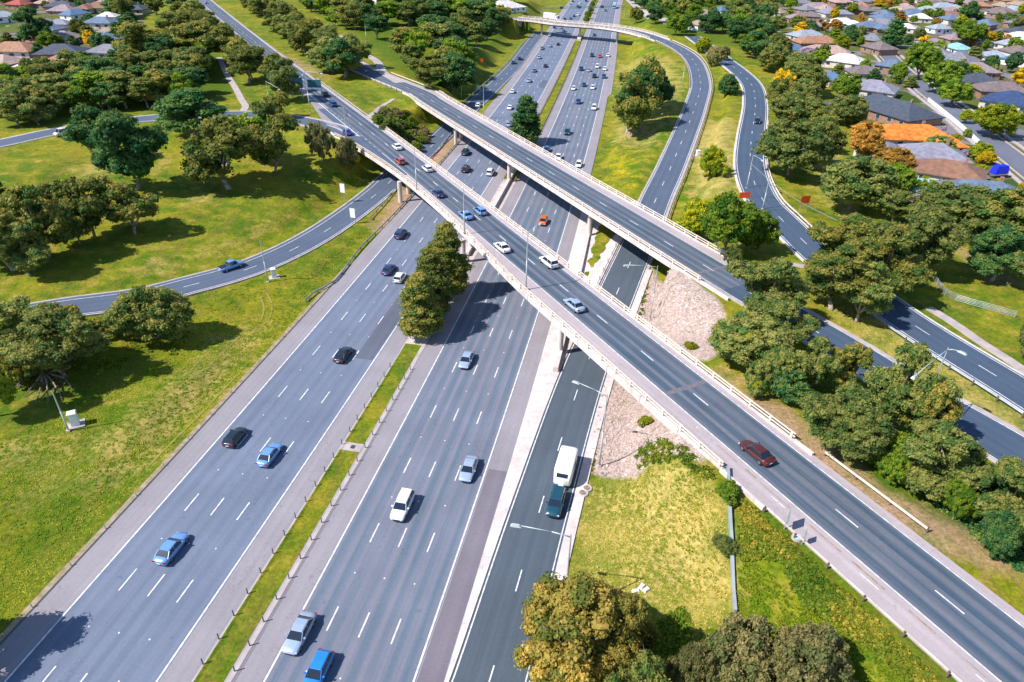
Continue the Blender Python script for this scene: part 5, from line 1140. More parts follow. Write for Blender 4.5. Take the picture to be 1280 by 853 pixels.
TL = [
 # median
 (527, 421, 345, 52, 'cone', 'gum', 'nearest of the three tall bushy trees on the motorway median'), (541, 398, 318, 50, 'cone', 'gum', 'middle of the three tall bushy trees on the motorway median'), (560, 372, 286, 50, 'cone', 'gum', 'farthest of the three median trees touching the near overpass'),
 (657, 181, 124, 36, 'cone', 'dark', 'dark conical tree on the median just beyond the second overpass'),
 # bottom
 (722, 838, 714, 145, 'gum', 'copper', 'large copper brown gum tree beside the ramp at the bottom'), (770, 845, 742, 80, 'gum', 'copper', 'copper gum crown right of the large bottom gum tree'), (706, 905, 800, 125, 'gum', 'copper', 'copper gum tree at the bottom edge overhanging the ramp'), (790, 915, 815, 80, 'gum', 'olive', 'dull green tree at the bottom edge between two brown crowns'),
 (895, 885, 776, 150, 'bush', 'grey', 'broad golden grey bushy tree at the bottom centre right'), (980, 885, 782, 135, 'bush', 'grey', 'right half of the pair of golden grey bushy trees at the bottom'), (850, 890, 800, 70, 'bush', 'grey', 'small grey green bush left of the golden grey trees at bottom'),
 # left
 (195, 423, 354, 90, 'bush', 'olive', 'big rounded olive bush on the lower edge of the slip road'), (150, 418, 385, 55, 'bush', 'gum', 'dark bush left of the big rounded olive one'),
 (25, 462, 376, 100, 'gum', 'olive', 'spreading gum at the left edge below the slip road'), (82, 470, 388, 100, 'gum', 'olive', 'leaning gum with bare twisted trunk left of the rounded bush'), (0, 520, 428, 60, 'gum', 'green', 'low leafy tree at the left edge above the cabinet'),
 (18, 338, 262, 68, 'gum', 'gum', 'gum tree at left edge on the hill above the slip road'), (62, 322, 232, 78, 'gum', 'gum', 'gum tree with copper tips second from left on the hill'), (118, 296, 224, 62, 'gum', 'gum', 'gum tree at the centre of the hillside group'), (168, 292, 232, 62, 'gum', 'gum', 'rightmost gum of the hillside group with a long shadow'), (5, 270, 226, 40, 'gum', 'dark', 'dark tree at the left edge beyond the hill gums'), (40, 345, 280, 60, 'gum', 'olive', 'pale tree below the hillside group at left'),
 (172, 238, 144, 82, 'gum', 'dark', 'tall dark gum standing alone in front of the left woods'), (122, 200, 138, 60, 'gum', 'dark', 'dark gum just left of the tallest lone gum'), (287, 236, 150, 88, 'gum', 'gum', 'wide gum with copper top right of the lone dark gum'), (343, 216, 132, 62, 'gum', 'gum', 'gum tree below the feeder road bend'), (320, 200, 145, 50, 'gum', 'green', 'green tree between two copper topped gums by the feeder road'), (245, 170, 112, 80, 'gum', 'dark', 'dark spreading tree hiding part of the feeder road'),
 (402, 203, 158, 36, 'bush', 'grey', 'pale shrub left of the near overpass start'), (433, 210, 174, 28, 'bush', 'grey', 'smaller pale shrub under the near overpass start'), (345, 148, 118, 40, 'bush', 'gum', 'brownish tree on the feeder road verge'),
 # ramps at centre right
 (800, 150, 78, 52, 'gum', 'gum', 'top tree of the dark clump inside the curving ramp'), (818, 138, 88, 38, 'gum', 'dark', 'right tree of the dark clump inside the curving ramp'), (788, 172, 100, 48, 'gum', 'gum', 'lowest tree of the dark clump inside the curving ramp'), (795, 162, 92, 50, 'tall', 'dark', 'middle tree of the dark clump inside the curving ramp'),
 (907, 122, 95, 30, 'bush', 'dark', 'round dark bush between ramp and loop road'), (884, 226, 188, 40, 'bush', 'lime', 'yellow green bush between ramp and loop road'), (868, 300, 250, 50, 'bush', 'lime', 'yellow flowering bush behind the second overpass rail'), (905, 318, 246, 62, 'round', 'green', 'large green bushy tree behind the second overpass'), (940, 316, 264, 50, 'bush', 'green', 'green bush tree next to the loop road inner bend'), (912, 335, 308, 30, 'bush', 'olive', 'low bush at the end of the second overpass rail'),
 # centre right clumps
 (955, 402, 322, 88, 'gum', 'olive', 'tall tree overhanging the end of the second overpass'), (932, 455, 395, 92, 'round', 'olive', 'broad olive green round tree beside the near overpass'), (975, 440, 380, 60, 'gum', 'olive', 'olive tree between the broad round tree and second road'), (965, 492, 432, 70, 'bush', 'olive', 'bushy tree below the broad round one'), (1008, 488, 425, 52, 'gum', 'olive', 'olive gum beside the grey road gap'), (1050, 488, 430, 46, 'gum', 'gum', 'gum left of the road gap in the tree belt'),
 (1040, 560, 478, 88, 'gum', 'olive', 'pale olive tree above the cream guard rail'), (1060, 575, 505, 70, 'round', 'olive', 'round topped olive tree nearest the cream guard rail'), (1110, 535, 434, 88, 'gum', 'olive', 'open crowned gum left of the double armed lamp'), (1145, 560, 480, 60, 'gum', 'gum', 'gum directly behind the double armed lamp pole'), (1158, 615, 528, 100, 'gum', 'olive', 'biggest tree of the belt right of the double armed lamp'), (1195, 612, 552, 60, 'gum', 'olive', 'tree beside the dark road at the right of the belt'), (1248, 660, 580, 84, 'gum', 'olive', 'tall olive tree near the right edge below the dark road'), (1190, 650, 605, 46, 'bush', 'green', 'small round green bush at the lower tip of the belt'), (1288, 700, 618, 76, 'gum', 'olive', 'tree cut by the right edge under the dark road'), (1115, 600, 560, 60, 'bush', 'green', 'low dark green bush under the belt trees'), (1240, 690, 640, 50, 'bush', 'dark', 'dark bush at the bottom right of the belt'),
 (1062, 262, 198, 82, 'round', 'olive', 'huge rounded olive tree right of the tilted orange sign'), (1048, 340, 268, 80, 'gum', 'gum', 'gum with brown tips overhanging the loop road'), (1040, 388, 308, 90, 'gum', 'gum', 'gum with pale legs left of the loop road shade'), (1092, 372, 282, 90, 'gum', 'gum', 'central gum of the cluster shading the loop road'), (1140, 345, 262, 84, 'gum', 'olive', 'right gum of the cluster with a round shadow on grass'), (1070, 402, 330, 62, 'gum', 'olive', 'lowest gum of the cluster beside the loop road'),
 (1185, 290, 228, 92, 'round', 'olive', 'rounded olive tree below the blue grey roof'), (1232, 300, 236, 80, 'gum', 'gum', 'brown topped gum below the blue grey roof'), (1275, 310, 240, 70, 'gum', 'olive', 'olive gum at the right edge below the roofs'), (1238, 352, 285, 70, 'gum', 'dark', 'dark gum above the bare earth strip at right'), (1280, 365, 300, 62, 'gum', 'olive', 'gum cut by the right edge above the bare strip'), (1282, 452, 395, 46, 'bush', 'olive', 'bush cut by the right edge beside the loop road rail'),
 (985, 220, 150, 78, 'round', 'olive', 'huge olive tree on the grass right of the loop road'), (1020, 212, 155, 48, 'round', 'gum', 'olive tree touching the huge one right of the loop road'), (990, 160, 118, 50, 'round', 'olive', 'olive tree above the huge one beside the loop road'), (1110, 245, 205, 50, 'bush', 'green', 'green shrub between orange trees and olive tree'), (1148, 250, 225, 40, 'bush', 'lime', 'light green shrubs in front of the turquoise roof'), (1145, 262, 240, 34, 'bush', 'mauve', 'pale blossom bush below the turquoise roof'),
 # suburb singles
 (1053, 126, 94, 33, 'round', 'green', 'round green tree at the end of the timber fence'), (1056, 157, 122, 44, 'round', 'olive', 'olive tree below the round green one by the mown strip'), (1146, 100, 56, 40, 'round', 'green', 'big round green tree in the middle of the suburb'), (1172, 118, 80, 40, 'round', 'green', 'dark green street tree left of the charcoal roof'), (1188, 134, 102, 36, 'round', 'green', 'round street tree casting shade on the road'), (1237, 172, 133, 48, 'round', 'lime', 'large bright street tree by the grey road junction'),
 (1078, 182, 153, 38, 'round', 'orange', 'orange leaved tree left of the orange roof'), (1080, 200, 166, 36, 'round', 'orange', 'second orange leaved tree below the first'), (1112, 218, 186, 46, 'round', 'orange', 'largest orange leaved tree nearest the olive trees'), (1168, 200, 173, 38, 'round', 'olive', 'olive tree in front of the lavender roof'), (1222, 200, 180, 26, 'round', 'lime', 'lime green shrub by the brown tiled roof end'), (1232, 206, 190, 18, 'bush', 'gold', 'golden shrub at the brown roof corner'), (1205, 155, 138, 14, 'round', 'lime', 'tiny round street tree on the nature strip'),
 (1022, 82, 64, 24, 'round', 'green', 'green tree above the timber fence beside the white roof'), (975, 122, 92, 30, 'bush', 'gold', 'golden wattle bush beside the loop road'), (1007, 78, 62, 24, 'round', 'mauve', 'mauve blossom tree beside the salmon roof'), (1210, 58, 28, 30, 'round', 'green', 'big green tree near the teal shed roofs'), (1208, 28, 5, 20, 'round', 'dark', 'tall dark tree among the far roofs'), (1112, 60, 24, 22, 'pine', 'dark', 'tall dark pine in the middle of the suburb'), (1279, 155, 135, 14, 'pine', 'green', 'clipped dark hedge tree at the right edge'),
 (115, 62, 40, 14, 'round', 'gold', 'golden tree between two roofs in the upper left'), (50, 58, 12, 42, 'gum', 'dark', 'broad dark tree in the upper left suburb'), (178, 78, 30, 55, 'gum', 'gum', 'brown topped gum behind the upper left woods'), (150, 22, 0, 40, 'gum', 'dark', 'dark tree at top of the upper left woods'), (255, 80, 30, 60, 'gum', 'gum', 'gum with copper foliage beside the approach road'), (566, 116, 72, 56, 'round', 'dark', 'large dark rounded tree beside the second overpass start'), (535, 110, 75, 45, 'gum', 'gum', 'green crown just left of the large dark rounded tree'), (430, 98, 52, 42, 'gum', 'dark', 'last dark tree of the belt above the triangular lawn'), (582, 100, 78, 24, 'bush', 'dark', 'dark shrub by the far slip road verge'),
 (893, 84, 60, 22, 'bush', 'grey', 'pale greyish blossom tree over the far end of the loop road'), (906, 76, 60, 16, 'bush', 'grey', 'small pale tree beside the far end of the loop road'), (880, 66, 48, 22, 'bush', 'lime', 'lime bush between flyover ramp and loop road end'),
]
for a_ in TL: tree(*a_[:7])
def inside(x, y, poly):
    c_ = False; n = len(poly)
    for k in range(n):
        x1, y1 = poly[k]; x2, y2 = poly[(k+1) % n]
        if (y1 > y) != (y2 > y) and x < (x2-x1)*(y-y1)/((y2-y1) or 1e-9)+x1: c_ = not c_
    return c_
ROADS = np.vstack([RAMP.P[::2], L1.P[::2], L2.P[::2], R4.P[::2], O1.P[::2]-np.array([0, 0, 0]), O2.P[::2], STREET.P[::2]])
def cluster(poly, n, h0, h1, leaves, label, group, shapes=('gum', 'tall', 'gum'), rk=.36, sep=4.5, clear=5.5):
    pts = []; xs_ = [p[0] for p in poly]; ys_ = [p[1] for p in poly]; tries = 0
    while len(pts) < n and tries < n*60:
        tries += 1; x = random.uniform(min(xs_), max(xs_)); y = random.uniform(min(ys_), max(ys_))
        # even in plan: accept by ground area per pixel
        if not inside(x, y, poly): continue
        if random.random() > (60.0/(max(y, 0)+75))**1.5*1.35: continue
        p_ = on(x, y)
        if any((p_[0]-q[0])**2+(p_[1]-q[1])**2 < sep**2 for q in pts): continue
        if np.min((ROADS[:, 0]-p_[0])**2+(ROADS[:, 1]-p_[1])**2) < clear**2: continue
        if -25.5-clear < offs_on(FW, p_) < 19: continue
        if any(abs(p_[0]-q[0]) < q[2] and abs(p_[1]-q[1]) < q[2] for q in HOUSES_XY): continue
        pts.append(p_)
    for p_ in pts:
        h = random.uniform(h0, h1); tree_at(p_[0], p_[1], p_[2], h, h*rk*random.uniform(.85, 1.2), random.choice(shapes), random.choice(leaves), label, group, True)
# ------------------------------------------------------------------ houses
HOUSES_XY = []
def hip_roof(mb, L_, W_, z0, rise, ov=.6):
    a_, b_ = L_/2+ov, W_/2+ov; r_ = max(L_/2-W_/2, .2)
    c = [(-a_, -b_, z0), (a_, -b_, z0), (a_, b_, z0), (-a_, b_, z0)]; R1, R2 = (-r_, 0, z0+rise), (r_, 0, z0+rise)
    mb.face([c[0], c[1], R2, R1]); mb.face([c[1], c[2], R2]); mb.face([c[2], c[3], R1, R2]); mb.face([c[3], c[0], R1])
    d = [(x, y, z-.22) for x, y, z in c]
    for k in range(4): mb.face([d[k], d[(k+1) % 4], c[(k+1) % 4], c[k]])
    mb.face(d[::-1])
def house(x1, y1, x2, y2, W_, roof, label, wall='brick', wing=0, group=None):
    zg = 7.8; a_ = at(x1, y1, zg+3.9); b_ = at(x2, y2, zg+3.9); c = (a_+b_)/2; L_ = max(float(np.linalg.norm((b_-a_)[:2])), W_+2); yaw = math.atan2(b_[1]-a_[1], b_[0]-a_[0])
    z = H(c[0], c[1]); root = empty('house', (float(c[0]), float(c[1]), z-.1), yaw, label, 'house', group)
    HOUSES_XY.append((c[0], c[1], max(L_, W_)*.36+3)); rise = W_*.2+.5
    MB().box((0, 0, 1.3), (L_, W_, 3.4)).build('wall', wall, root)
    mb = MB(); hip_roof(mb, L_, W_, 2.95, rise)
    if wing:
        wl = W_*.75; cx = wing*L_*.28; mb2 = MB(); hip_roof(mb2, W_*1.0, wl, 2.93, wl*.2+.45)
        for f in mb2.f:
            pts = [mb2.v[k] for k in f]; mb.face([(cx-py_, -W_*.55+px_, pz_) for px_, py_, pz_ in pts])
        MB().box((cx, -W_*.6, 1.25), (wl*.95, W_*.8, 3.3)).build('wall', wall, root)
    rf = mb.build('roof', ROOF[roof], root)
    if L_ > 14: MB().box((L_*.2, W_*.12, 2.9+rise), (.7, .7, 1.3)).build('chimney', 'brick', rf)
    n = max(2, int(L_/4.5))
    for k in range(n):
        x = -L_/2+(k+.5)*L_/n
        f = MB().box((x, -W_/2-.02 if not (wing and abs(x-wing*L_*.28) < W_*.4) else -W_*1.0-.02, 1.7), (1.7, .1, 1.3)).build('window', 'frame', root)
        MB().box((x, -W_/2-.08 if not (wing and abs(x-wing*L_*.28) < W_*.4) else -W_*1.0-.08, 1.7), (1.5, .06, 1.1)).build('pane', 'window', f)
    MB().box((-L_/2-.03, 0, 1.6), (.08, 1.4, 1.2)).build('window', 'window', root)
    MB().box((L_*.08, -W_/2-.03, 1.05), (1.0, .1, 2.1)).build('door', 'wood', root)
    return root
HL = [
 (1088, 158, 1186, 160, 12, 'bright_orange', 'long house with bright orange tiled roof', 'creamwall', 1), (1075, 118, 1160, 142, 15, 'charcoal', 'large charcoal roofed house above the bright orange roof', 'brick', -1), (1066, 101, 1122, 108, 12, 'lavender_grey', 'lavender grey roofed house behind the charcoal one', 'creamwall', 0),
 (1035, 68, 1082, 74, 11, 'white', 'white roofed house near the timber fence', 'creamwall', 0), (1003, 57, 1064, 61, 12, 'salmon', 'salmon pink roofed house above the white roof', 'creamwall', 0), (996, 47, 1046, 47, 11, 'orange', 'orange tiled house with solar panels', 'brick', 0), (992, 39, 1026, 38, 11, 'pale_blue', 'pale blue roofed house in the suburb left', 'creamwall', 0), (978, 55, 1001, 54, 10, 'blue', 'small blue roofed house behind the timber fence', 'creamwall', 0),
 (1064, 84, 1098, 85, 10, 'brown_grey', 'brown grey roofed house with cream walls', 'creamwall', 0), (1029, 90, 1050, 92, 8, 'blue', 'blue pool shelter behind the timber fence', 'creamwall', 0), (1088, 172, 1112, 176, 8, 'lavender_grey', 'small lavender roofed shed left of the lavender hip roof', 'white', 0), (1134, 180, 1208, 186, 12, 'lavender_grey', 'lavender hip roofed house below the bright orange roof', 'brick', 0),
 (1146, 198, 1234, 212, 11, 'brown', 'brown tiled house right of the orange leaved trees', 'creamwall', 0), (1136, 222, 1178, 227, 7, 'turquoise', 'low turquoise roofed outbuilding', 'white', 0), (1182, 226, 1285, 234, 12, 'slate_blue', 'slate blue roofed house nearest the olive trees', 'brick', 0), (1150, 61, 1188, 65, 14, 'lavender_grey', 'grey hip roof behind the large round green tree', 'brick', 0),
 (1152, 51, 1182, 52, 11, 'mauve', 'mauve roofed house with red gable behind grey roof', 'brick', 0), (1180, 68, 1216, 73, 14, 'grey', 'wide grey roofed house in the central suburb', 'brick', 0), (1180, 82, 1244, 84, 12, 'mauve', 'long mauve and orange ridged roof', 'brick', 0), (1206, 95, 1242, 97, 11, 'charcoal', 'dark roofed house behind the brown one', 'brick', 0), (1222, 105, 1284, 108, 11, 'brown_grey', 'brown roofed house above the navy roof', 'brick', 0),
 (1243, 116, 1290, 123, 14, 'navy', 'navy roofed house at the right edge', 'creamwall', 0), (1190, 53, 1208, 58, 8, 'turquoise', 'teal striped shed roof', 'white', 0), (1264, 66, 1286, 69, 9, 'blue', 'blue shed roof at the right edge', 'white', 0), (1236, 63, 1252, 64, 8, 'pale_blue', 'small pale blue roof right of the teal shed', 'white', 0),
 (1090, 22, 1120, 27, 12, 'grey', 'grey hip roof left of the tall pine', 'brick', 0), (1094, 12, 1116, 14, 11, 'slate_blue', 'blue grey roof above the grey hip roof', 'brick', 0), (1140, 18, 1163, 19, 10, 'white', 'white and pink roof in the far suburb', 'creamwall', 0), (1180, 21, 1202, 21, 11, 'slate_blue', 'blue roof with solar panels in the far suburb', 'creamwall', 0), (1165, 30, 1186, 30, 9, 'pale_blue', 'pale blue low roof in the far suburb', 'white', 0), (1128, 29, 1140, 30, 8, 'white', 'small white roof beside the tall pine', 'creamwall', 0),
 (1222, 26, 1240, 28, 10, 'slate_blue', 'slate roof beside the tall dark tree', 'brick', 0), (1222, 38, 1240, 39, 9, 'red', 'red and white roof at upper right', 'creamwall', 0), (1256, 47, 1282, 51, 12, 'pale_blue', 'pale blue roof at the right edge', 'creamwall', 0), (1210, 3, 1238, 4, 11, 'orange', 'orange roof at the top edge right of centre', 'brick', 0), (1246, 3, 1258, 4, 10, 'tan', 'tan roof at the top edge', 'brick', 0), (1000, 8, 1014, 10, 10, 'grey', 'grey roof at the top left of the suburb', 'brick', 0),
 (1020, 6, 1042, 8, 10, 'salmon', 'salmon roof at the top edge of the suburb', 'creamwall', 0), (1070, 2, 1084, 3, 10, 'orange', 'orange roof at the top edge above grey roofs', 'brick', 0), (988, 18, 1000, 20, 9, 'mauve', 'mauve roof with blue solar panel', 'brick', 0), (1000, 27, 1028, 27, 11, 'mauve', 'wide mauve grey roof above the pale blue one', 'brick', 0), (962, 12, 980, 14, 10, 'tan', 'tan roof at the left end of the suburb', 'creamwall', 0), (1005, 17, 1022, 18, 10, 'brown_grey', 'brown grey roof among the far left roofs', 'brick', 0),
 (1150, 8, 1170, 9, 11, 'pale_blue', 'pale blue hip roof at the top of the suburb', 'brick', 0), (1122, 4, 1142, 5, 10, 'salmon', 'pinkish roof at the top edge of the suburb', 'brick', 0), (1180, 10, 1202, 11, 11, 'mauve', 'mauve roof above the solar panelled one', 'brick', 0), (1240, 13, 1262, 15, 11, 'brown_grey', 'brown roof at the upper right corner', 'brick', 0), (1264, 26, 1284, 28, 11, 'grey', 'grey roof in the upper right corner', 'brick', 0), (1062, 32, 1080, 33, 9, 'slate_blue', 'small slate roof deep among trees', 'brick', 0), (1080, 45, 1100, 47, 10, 'grey', 'grey roof hidden behind the pine foot', 'brick', 0), (1090, 53, 1112, 58, 11, 'brown_grey', 'brown roof just below the pine', 'brick', 0), (1108, 76, 1124, 78, 9, 'slate_blue', 'blue grey carport roof by the street top', 'brick', 0),
 (872, 10, 888, 9, 11, 'salmon', 'pink roofed house in the top woods', 'white', 0), (896, 7, 912, 6, 10, 'blue', 'blue roofed house in the top woods', 'white', 0), (940, 3, 953, 3, 9, 'red', 'red roof at the top edge among trees', 'brick', 0), (868, 27, 882, 26, 9, 'tan', 'tan roof hidden low in the top woods', 'white', 0),
 (46, 61, 104, 60, 13, 'charcoal', 'long dark blue grey roof at upper left', 'brick', 0), (70, 69, 94, 71, 9, 'orange', 'orange roofed extension below the long dark roof', 'creamwall', 0), (45, 45, 64, 45, 11, 'orange', 'faded orange roof above the long dark roof', 'brick', 0), (70, 41, 88, 42, 11, 'mauve', 'mauve roof right of the faded orange one', 'creamwall', 0), (121, 42, 140, 45, 11, 'slate_blue', 'slate roof behind the golden tree', 'brick', 0), (116, 58, 154, 60, 11, 'grey', 'grey roof right of the long dark one', 'creamwall', 0),
 (66, 10, 95, 11, 12, 'mauve', 'wide mauve roof at the upper left', 'brick', 0), (80, 16, 106, 13, 9, 'blue', 'blue and white roof below the wide mauve one', 'white', 0), (50, 32, 72, 33, 10, 'slate_blue', 'blue grey roof under the broad dark tree', 'creamwall', 0), (-4, 18, 12, 17, 10, 'pale_blue', 'pale blue roof at the left edge', 'white', 0), (-6, 72, 13, 74, 11, 'salmon', 'salmon roof at the left edge', 'brick', 0), (30, 77, 58, 80, 9, 'white', 'half built cream house with white frames', 'creamwall', 0), (64, 84, 105, 80, 8, 'pale_blue', 'pale blue awning roof below the orange extension', 'white', 0), (-5, 116, 16, 118, 9, 'white', 'white roof hidden in trees at the left edge', 'white', 0),
 (48, 0, 68, 1, 10, 'salmon', 'salmon roof at the top left edge', 'brick', 0), (14, 1, 32, 2, 10, 'red', 'red roof at the top left corner', 'brick', 0), (128, 17, 140, 17, 8, 'white', 'small white roof in the upper left woods', 'white', 0), (455, 0, 472, 0, 12, 'white', 'white roofed building at the top edge above the woods', 'white', 0), (612, 6, 646, 3, 18, 'white', 'large white industrial building by the far motorway', 'white', 0), (575, 3, 592, 2, 10, 'pale_blue', 'pale building deep in the top woods', 'white', 0), (168, 63, 182, 64, 8, 'pale_blue', 'pale roof glimpsed under the brown topped gum', 'white', 0),
]
for h_ in HL: house(*h_)
b_ = at(1248, 217, 8.5); tag(MB().box((0, 0, 1.1), (4.4, 2.0, 2.0), .3, .8).build('covered_trailer', 'bluetarp', loc=tuple(map(float, b_))), 'bright blue tarpaulin cover beside the brown tiled roof', 'cover')
for x, y, k, c_, lb in [(1131, 209, 'suv', 'white', 'white suv parked beside the brown tiled house'), (1233, 131, 'sedan', 'navy', 'navy sedan parked on a driveway right of the big street tree'), (28, 70, 'sedan', 'light blue', 'light blue sedan parked in front of upper left houses'), (97, 55, 'sedan', 'bright blue', 'bright blue car parked behind the long dark roof'), (1186, 120, 'hatch', 'grey', 'grey hatchback parked under the street trees')]:
    p_ = on(x, y); r_ = get_car(k, c_, False); r_.location = (p_[0], p_[1], p_[2]+.1); r_.rotation_euler = (0, 0, random.uniform(0, 6)); r_.name = 'parked_car'; tag(r_, lb, 'car', 'cars parked in the suburbs')
# ------------------------------------------------------------------ more houses of the suburbs, in rows along the streets
def more_houses(poly, n, label, group, yaw0, mind=19):
    xs_ = [p[0] for p in poly]; ys_ = [p[1] for p in poly]; k = 0; tries = 0
    sd = STREET.P[::3]
    while k < n and tries < 3000:
        tries += 1; x = random.uniform(min(xs_), max(xs_)); y = random.uniform(min(ys_), max(ys_))
        if not inside(x, y, poly) or random.random() > (40.0/(max(y, 0)+45))**2*1.3: continue
        p_ = at(x, y, 8)
        if any((p_[0]-q[0])**2+(p_[1]-q[1])**2 < mind**2 for q in HOUSES_XY): continue
        if np.min((sd[:, 0]-p_[0])**2+(sd[:, 1]-p_[1])**2) < 12**2: continue
        L_ = random.uniform(14, 20); yaw = yaw0+random.choice((0, 0, PI/2))+random.uniform(-.05, .05); dx, dy = math.cos(yaw)*L_/2, math.sin(yaw)*L_/2
        rc = random.choice(['grey', 'brown_grey', 'slate_blue', 'mauve', 'charcoal', 'orange', 'pale_blue', 'tan', 'brown', 'lavender_grey', 'salmon', 'white'])
        a_ = proj((p_[0]-dx, p_[1]-dy, 11.7)); b_ = proj((p_[0]+dx, p_[1]+dy, 11.7))
        house(a_[0], a_[1], b_[0], b_[1], random.uniform(10, 12.5), rc, label % rc.replace('_', ' '), random.choice(('brick', 'creamwall')), random.choice((0, 1, -1)), group+', '+rc.replace('_', ' ')+' roofs'); k += 1
more_houses([(965, -4), (1285, -6), (1285, 110), (1190, 50), (1100, 48), (1000, 40)], 46, '%s roofed house among the gardens of the right suburb', 'houses of the right suburb', 0.05)
more_houses([(0, -4), (170, -4), (165, 50), (120, 75), (0, 100)], 12, '%s roofed house among dark trees of the left suburb', 'houses of the left suburb', 0.0)
# ------------------------------------------------------------------ woods and garden trees
cluster([(0, 165), (0, 118), (60, 110), (150, 95), (190, 95), (230, 90), (258, 80), (262, 110), (255, 128), (190, 138), (90, 140), (60, 158)], 46, 8, 11.5, ['gum', 'dark', 'olive', 'dark', 'green'], 'one of the dense mixed gums behind the feeder road at left', 'dense woods behind the feeder road', rk=.5)
cluster([(150, 90), (262, 80), (255, 30), (235, -4), (140, -4), (165, 50)], 24, 8, 12, ['gum', 'dark', 'olive', 'dark', 'gum'], 'one of the tall dark gums between left suburb and approach road', 'dark woods between left suburb and approach road', rk=.5)
cluster([(0, 110), (0, -5), (170, -5), (165, 60), (150, 95), (100, 105)], 36, 5, 8.5, ['dark', 'green', 'dark', 'gum', 'dark'], 'dark green garden tree among the upper left roofs', 'garden trees of the upper left suburb', ('gum', 'round', 'round', 'pine'), rk=.5, sep=5)
cluster([(246, 18), (262, 40), (300, 76), (340, 108), (366, 130), (345, 132), (322, 118), (288, 88), (262, 62), (240, 40), (230, 10)], 20, 11, 14, ['gum', 'olive', 'gum'], 'tall gum in the row left of the approach road', 'gum row left of the approach road', ('gum', 'tall'), rk=.42)
cluster([(300, 6), (316, -6), (340, 6), (405, 48), (440, 78), (448, 95), (430, 100), (412, 96), (368, 60)], 38, 10, 14, ['gum', 'olive', 'gum', 'olive'], 'tall gum in the belt between the two upper roads', 'gum belt between the two upper roads', ('gum', 'tall'), rk=.45)
cluster([(350, -6), (640, -6), (650, 12), (628, 40), (600, 68), (590, 90), (560, 108), (530, 105), (510, 82), (470, 55), (430, 38), (390, 22)], 120, 9, 14, ['gum', 'dark', 'olive', 'dark', 'gum', 'green'], 'gum tree of the woods right of the second upper road', 'woods right of the second upper road', rk=.48, sep=4)
cluster([(785, 42), (800, 20), (790, 0), (812, -6), (960, -6), (975, 45), (965, 62), (940, 80), (915, 55), (885, 58), (862, 55), (830, 38)], 62, 8, 13, ['gum', 'dark', 'olive', 'green', 'dark'], 'mixed tree in the woods beyond the curving flyover', 'woods beyond the curving flyover', ('gum', 'round', 'gum'), rk=.5)
cluster([(955, 55), (975, 65), (1000, 88), (1012, 115), (1030, 175), (1030, 205), (1005, 212), (985, 195), (968, 150), (962, 105)], 22, 7, 10, ['olive', 'gum', 'olive'], 'olive gum in the belt between loop road and mown strip', 'gums right of the loop road', ('gum', 'round'), rk=.52)
cluster([(960, 0), (1285, -6), (1285, 125), (1250, 128), (1180, 112), (1130, 112), (1040, 95), (990, 62)], 105, 4.5, 8.5, ['green', 'dark', 'green', 'lime', 'orange', 'olive', 'olive', 'gold', 'dark'], 'garden tree among the roofs of the right suburb', 'garden trees of the right suburb', ('round', 'gum', 'bush', 'round', 'pine'), .46, 5)
cluster([(1130, 190), (1250, 235), (1285, 250), (1285, 215), (1200, 165), (1130, 165)], 10, 1.5, 3, ['green', 'lime', 'gold', 'mauve'], 'low garden shrub by the houses near the street', 'low garden shrubs by the street', ('bush',), .55, 2)
cluster([(1050, 125), (1075, 140), (1120, 225), (1100, 235), (1060, 190)], 8, 1.5, 3.5, ['green', 'lime', 'olive'], 'low shrub along the back garden fences', 'low shrubs along the back gardens', ('bush',), .6, 2.5)
cluster([(930, 450), (1010, 490), (1100, 550), (1200, 610), (1285, 660), (1285, 700), (1200, 655), (1120, 605), (1030, 550), (960, 505)], 12, 3, 5, ['olive', 'gum', 'olive', 'green', 'dark'], 'tree of the dense belt between overpass approach and dark road', 'tree belt between overpass approach and dark road', ('gum', 'round', 'bush'), .52, 4)
cluster([(1080, 370), (1180, 340), (1285, 372), (1285, 310), (1180, 285), (1150, 270), (1040, 300), (1030, 350)], 5, 6, 8, ['olive', 'gum', 'olive', 'dark'], 'gum filling the clump over the loop road bend', 'gums over the loop road bend', ('gum', 'round'), .5, 5)
cluster([(-10, 380), (60, 410), (120, 440), (150, 430), (90, 480), (0, 500), (-40, 460)], 9, 5, 8, ['olive', 'gum', 'dark'], 'gum in the clump at the left edge below the slip road', 'gum clump at the left edge', ('gum', 'bush'), .5, 4)
cluster([(-10, 260), (60, 270), (130, 285), (110, 310), (60, 330), (-10, 345)], 5, 6, 8, ['gum', 'olive'], 'gum filling the hillside group at left', 'hillside gums at left', ('gum',), .5, 4)
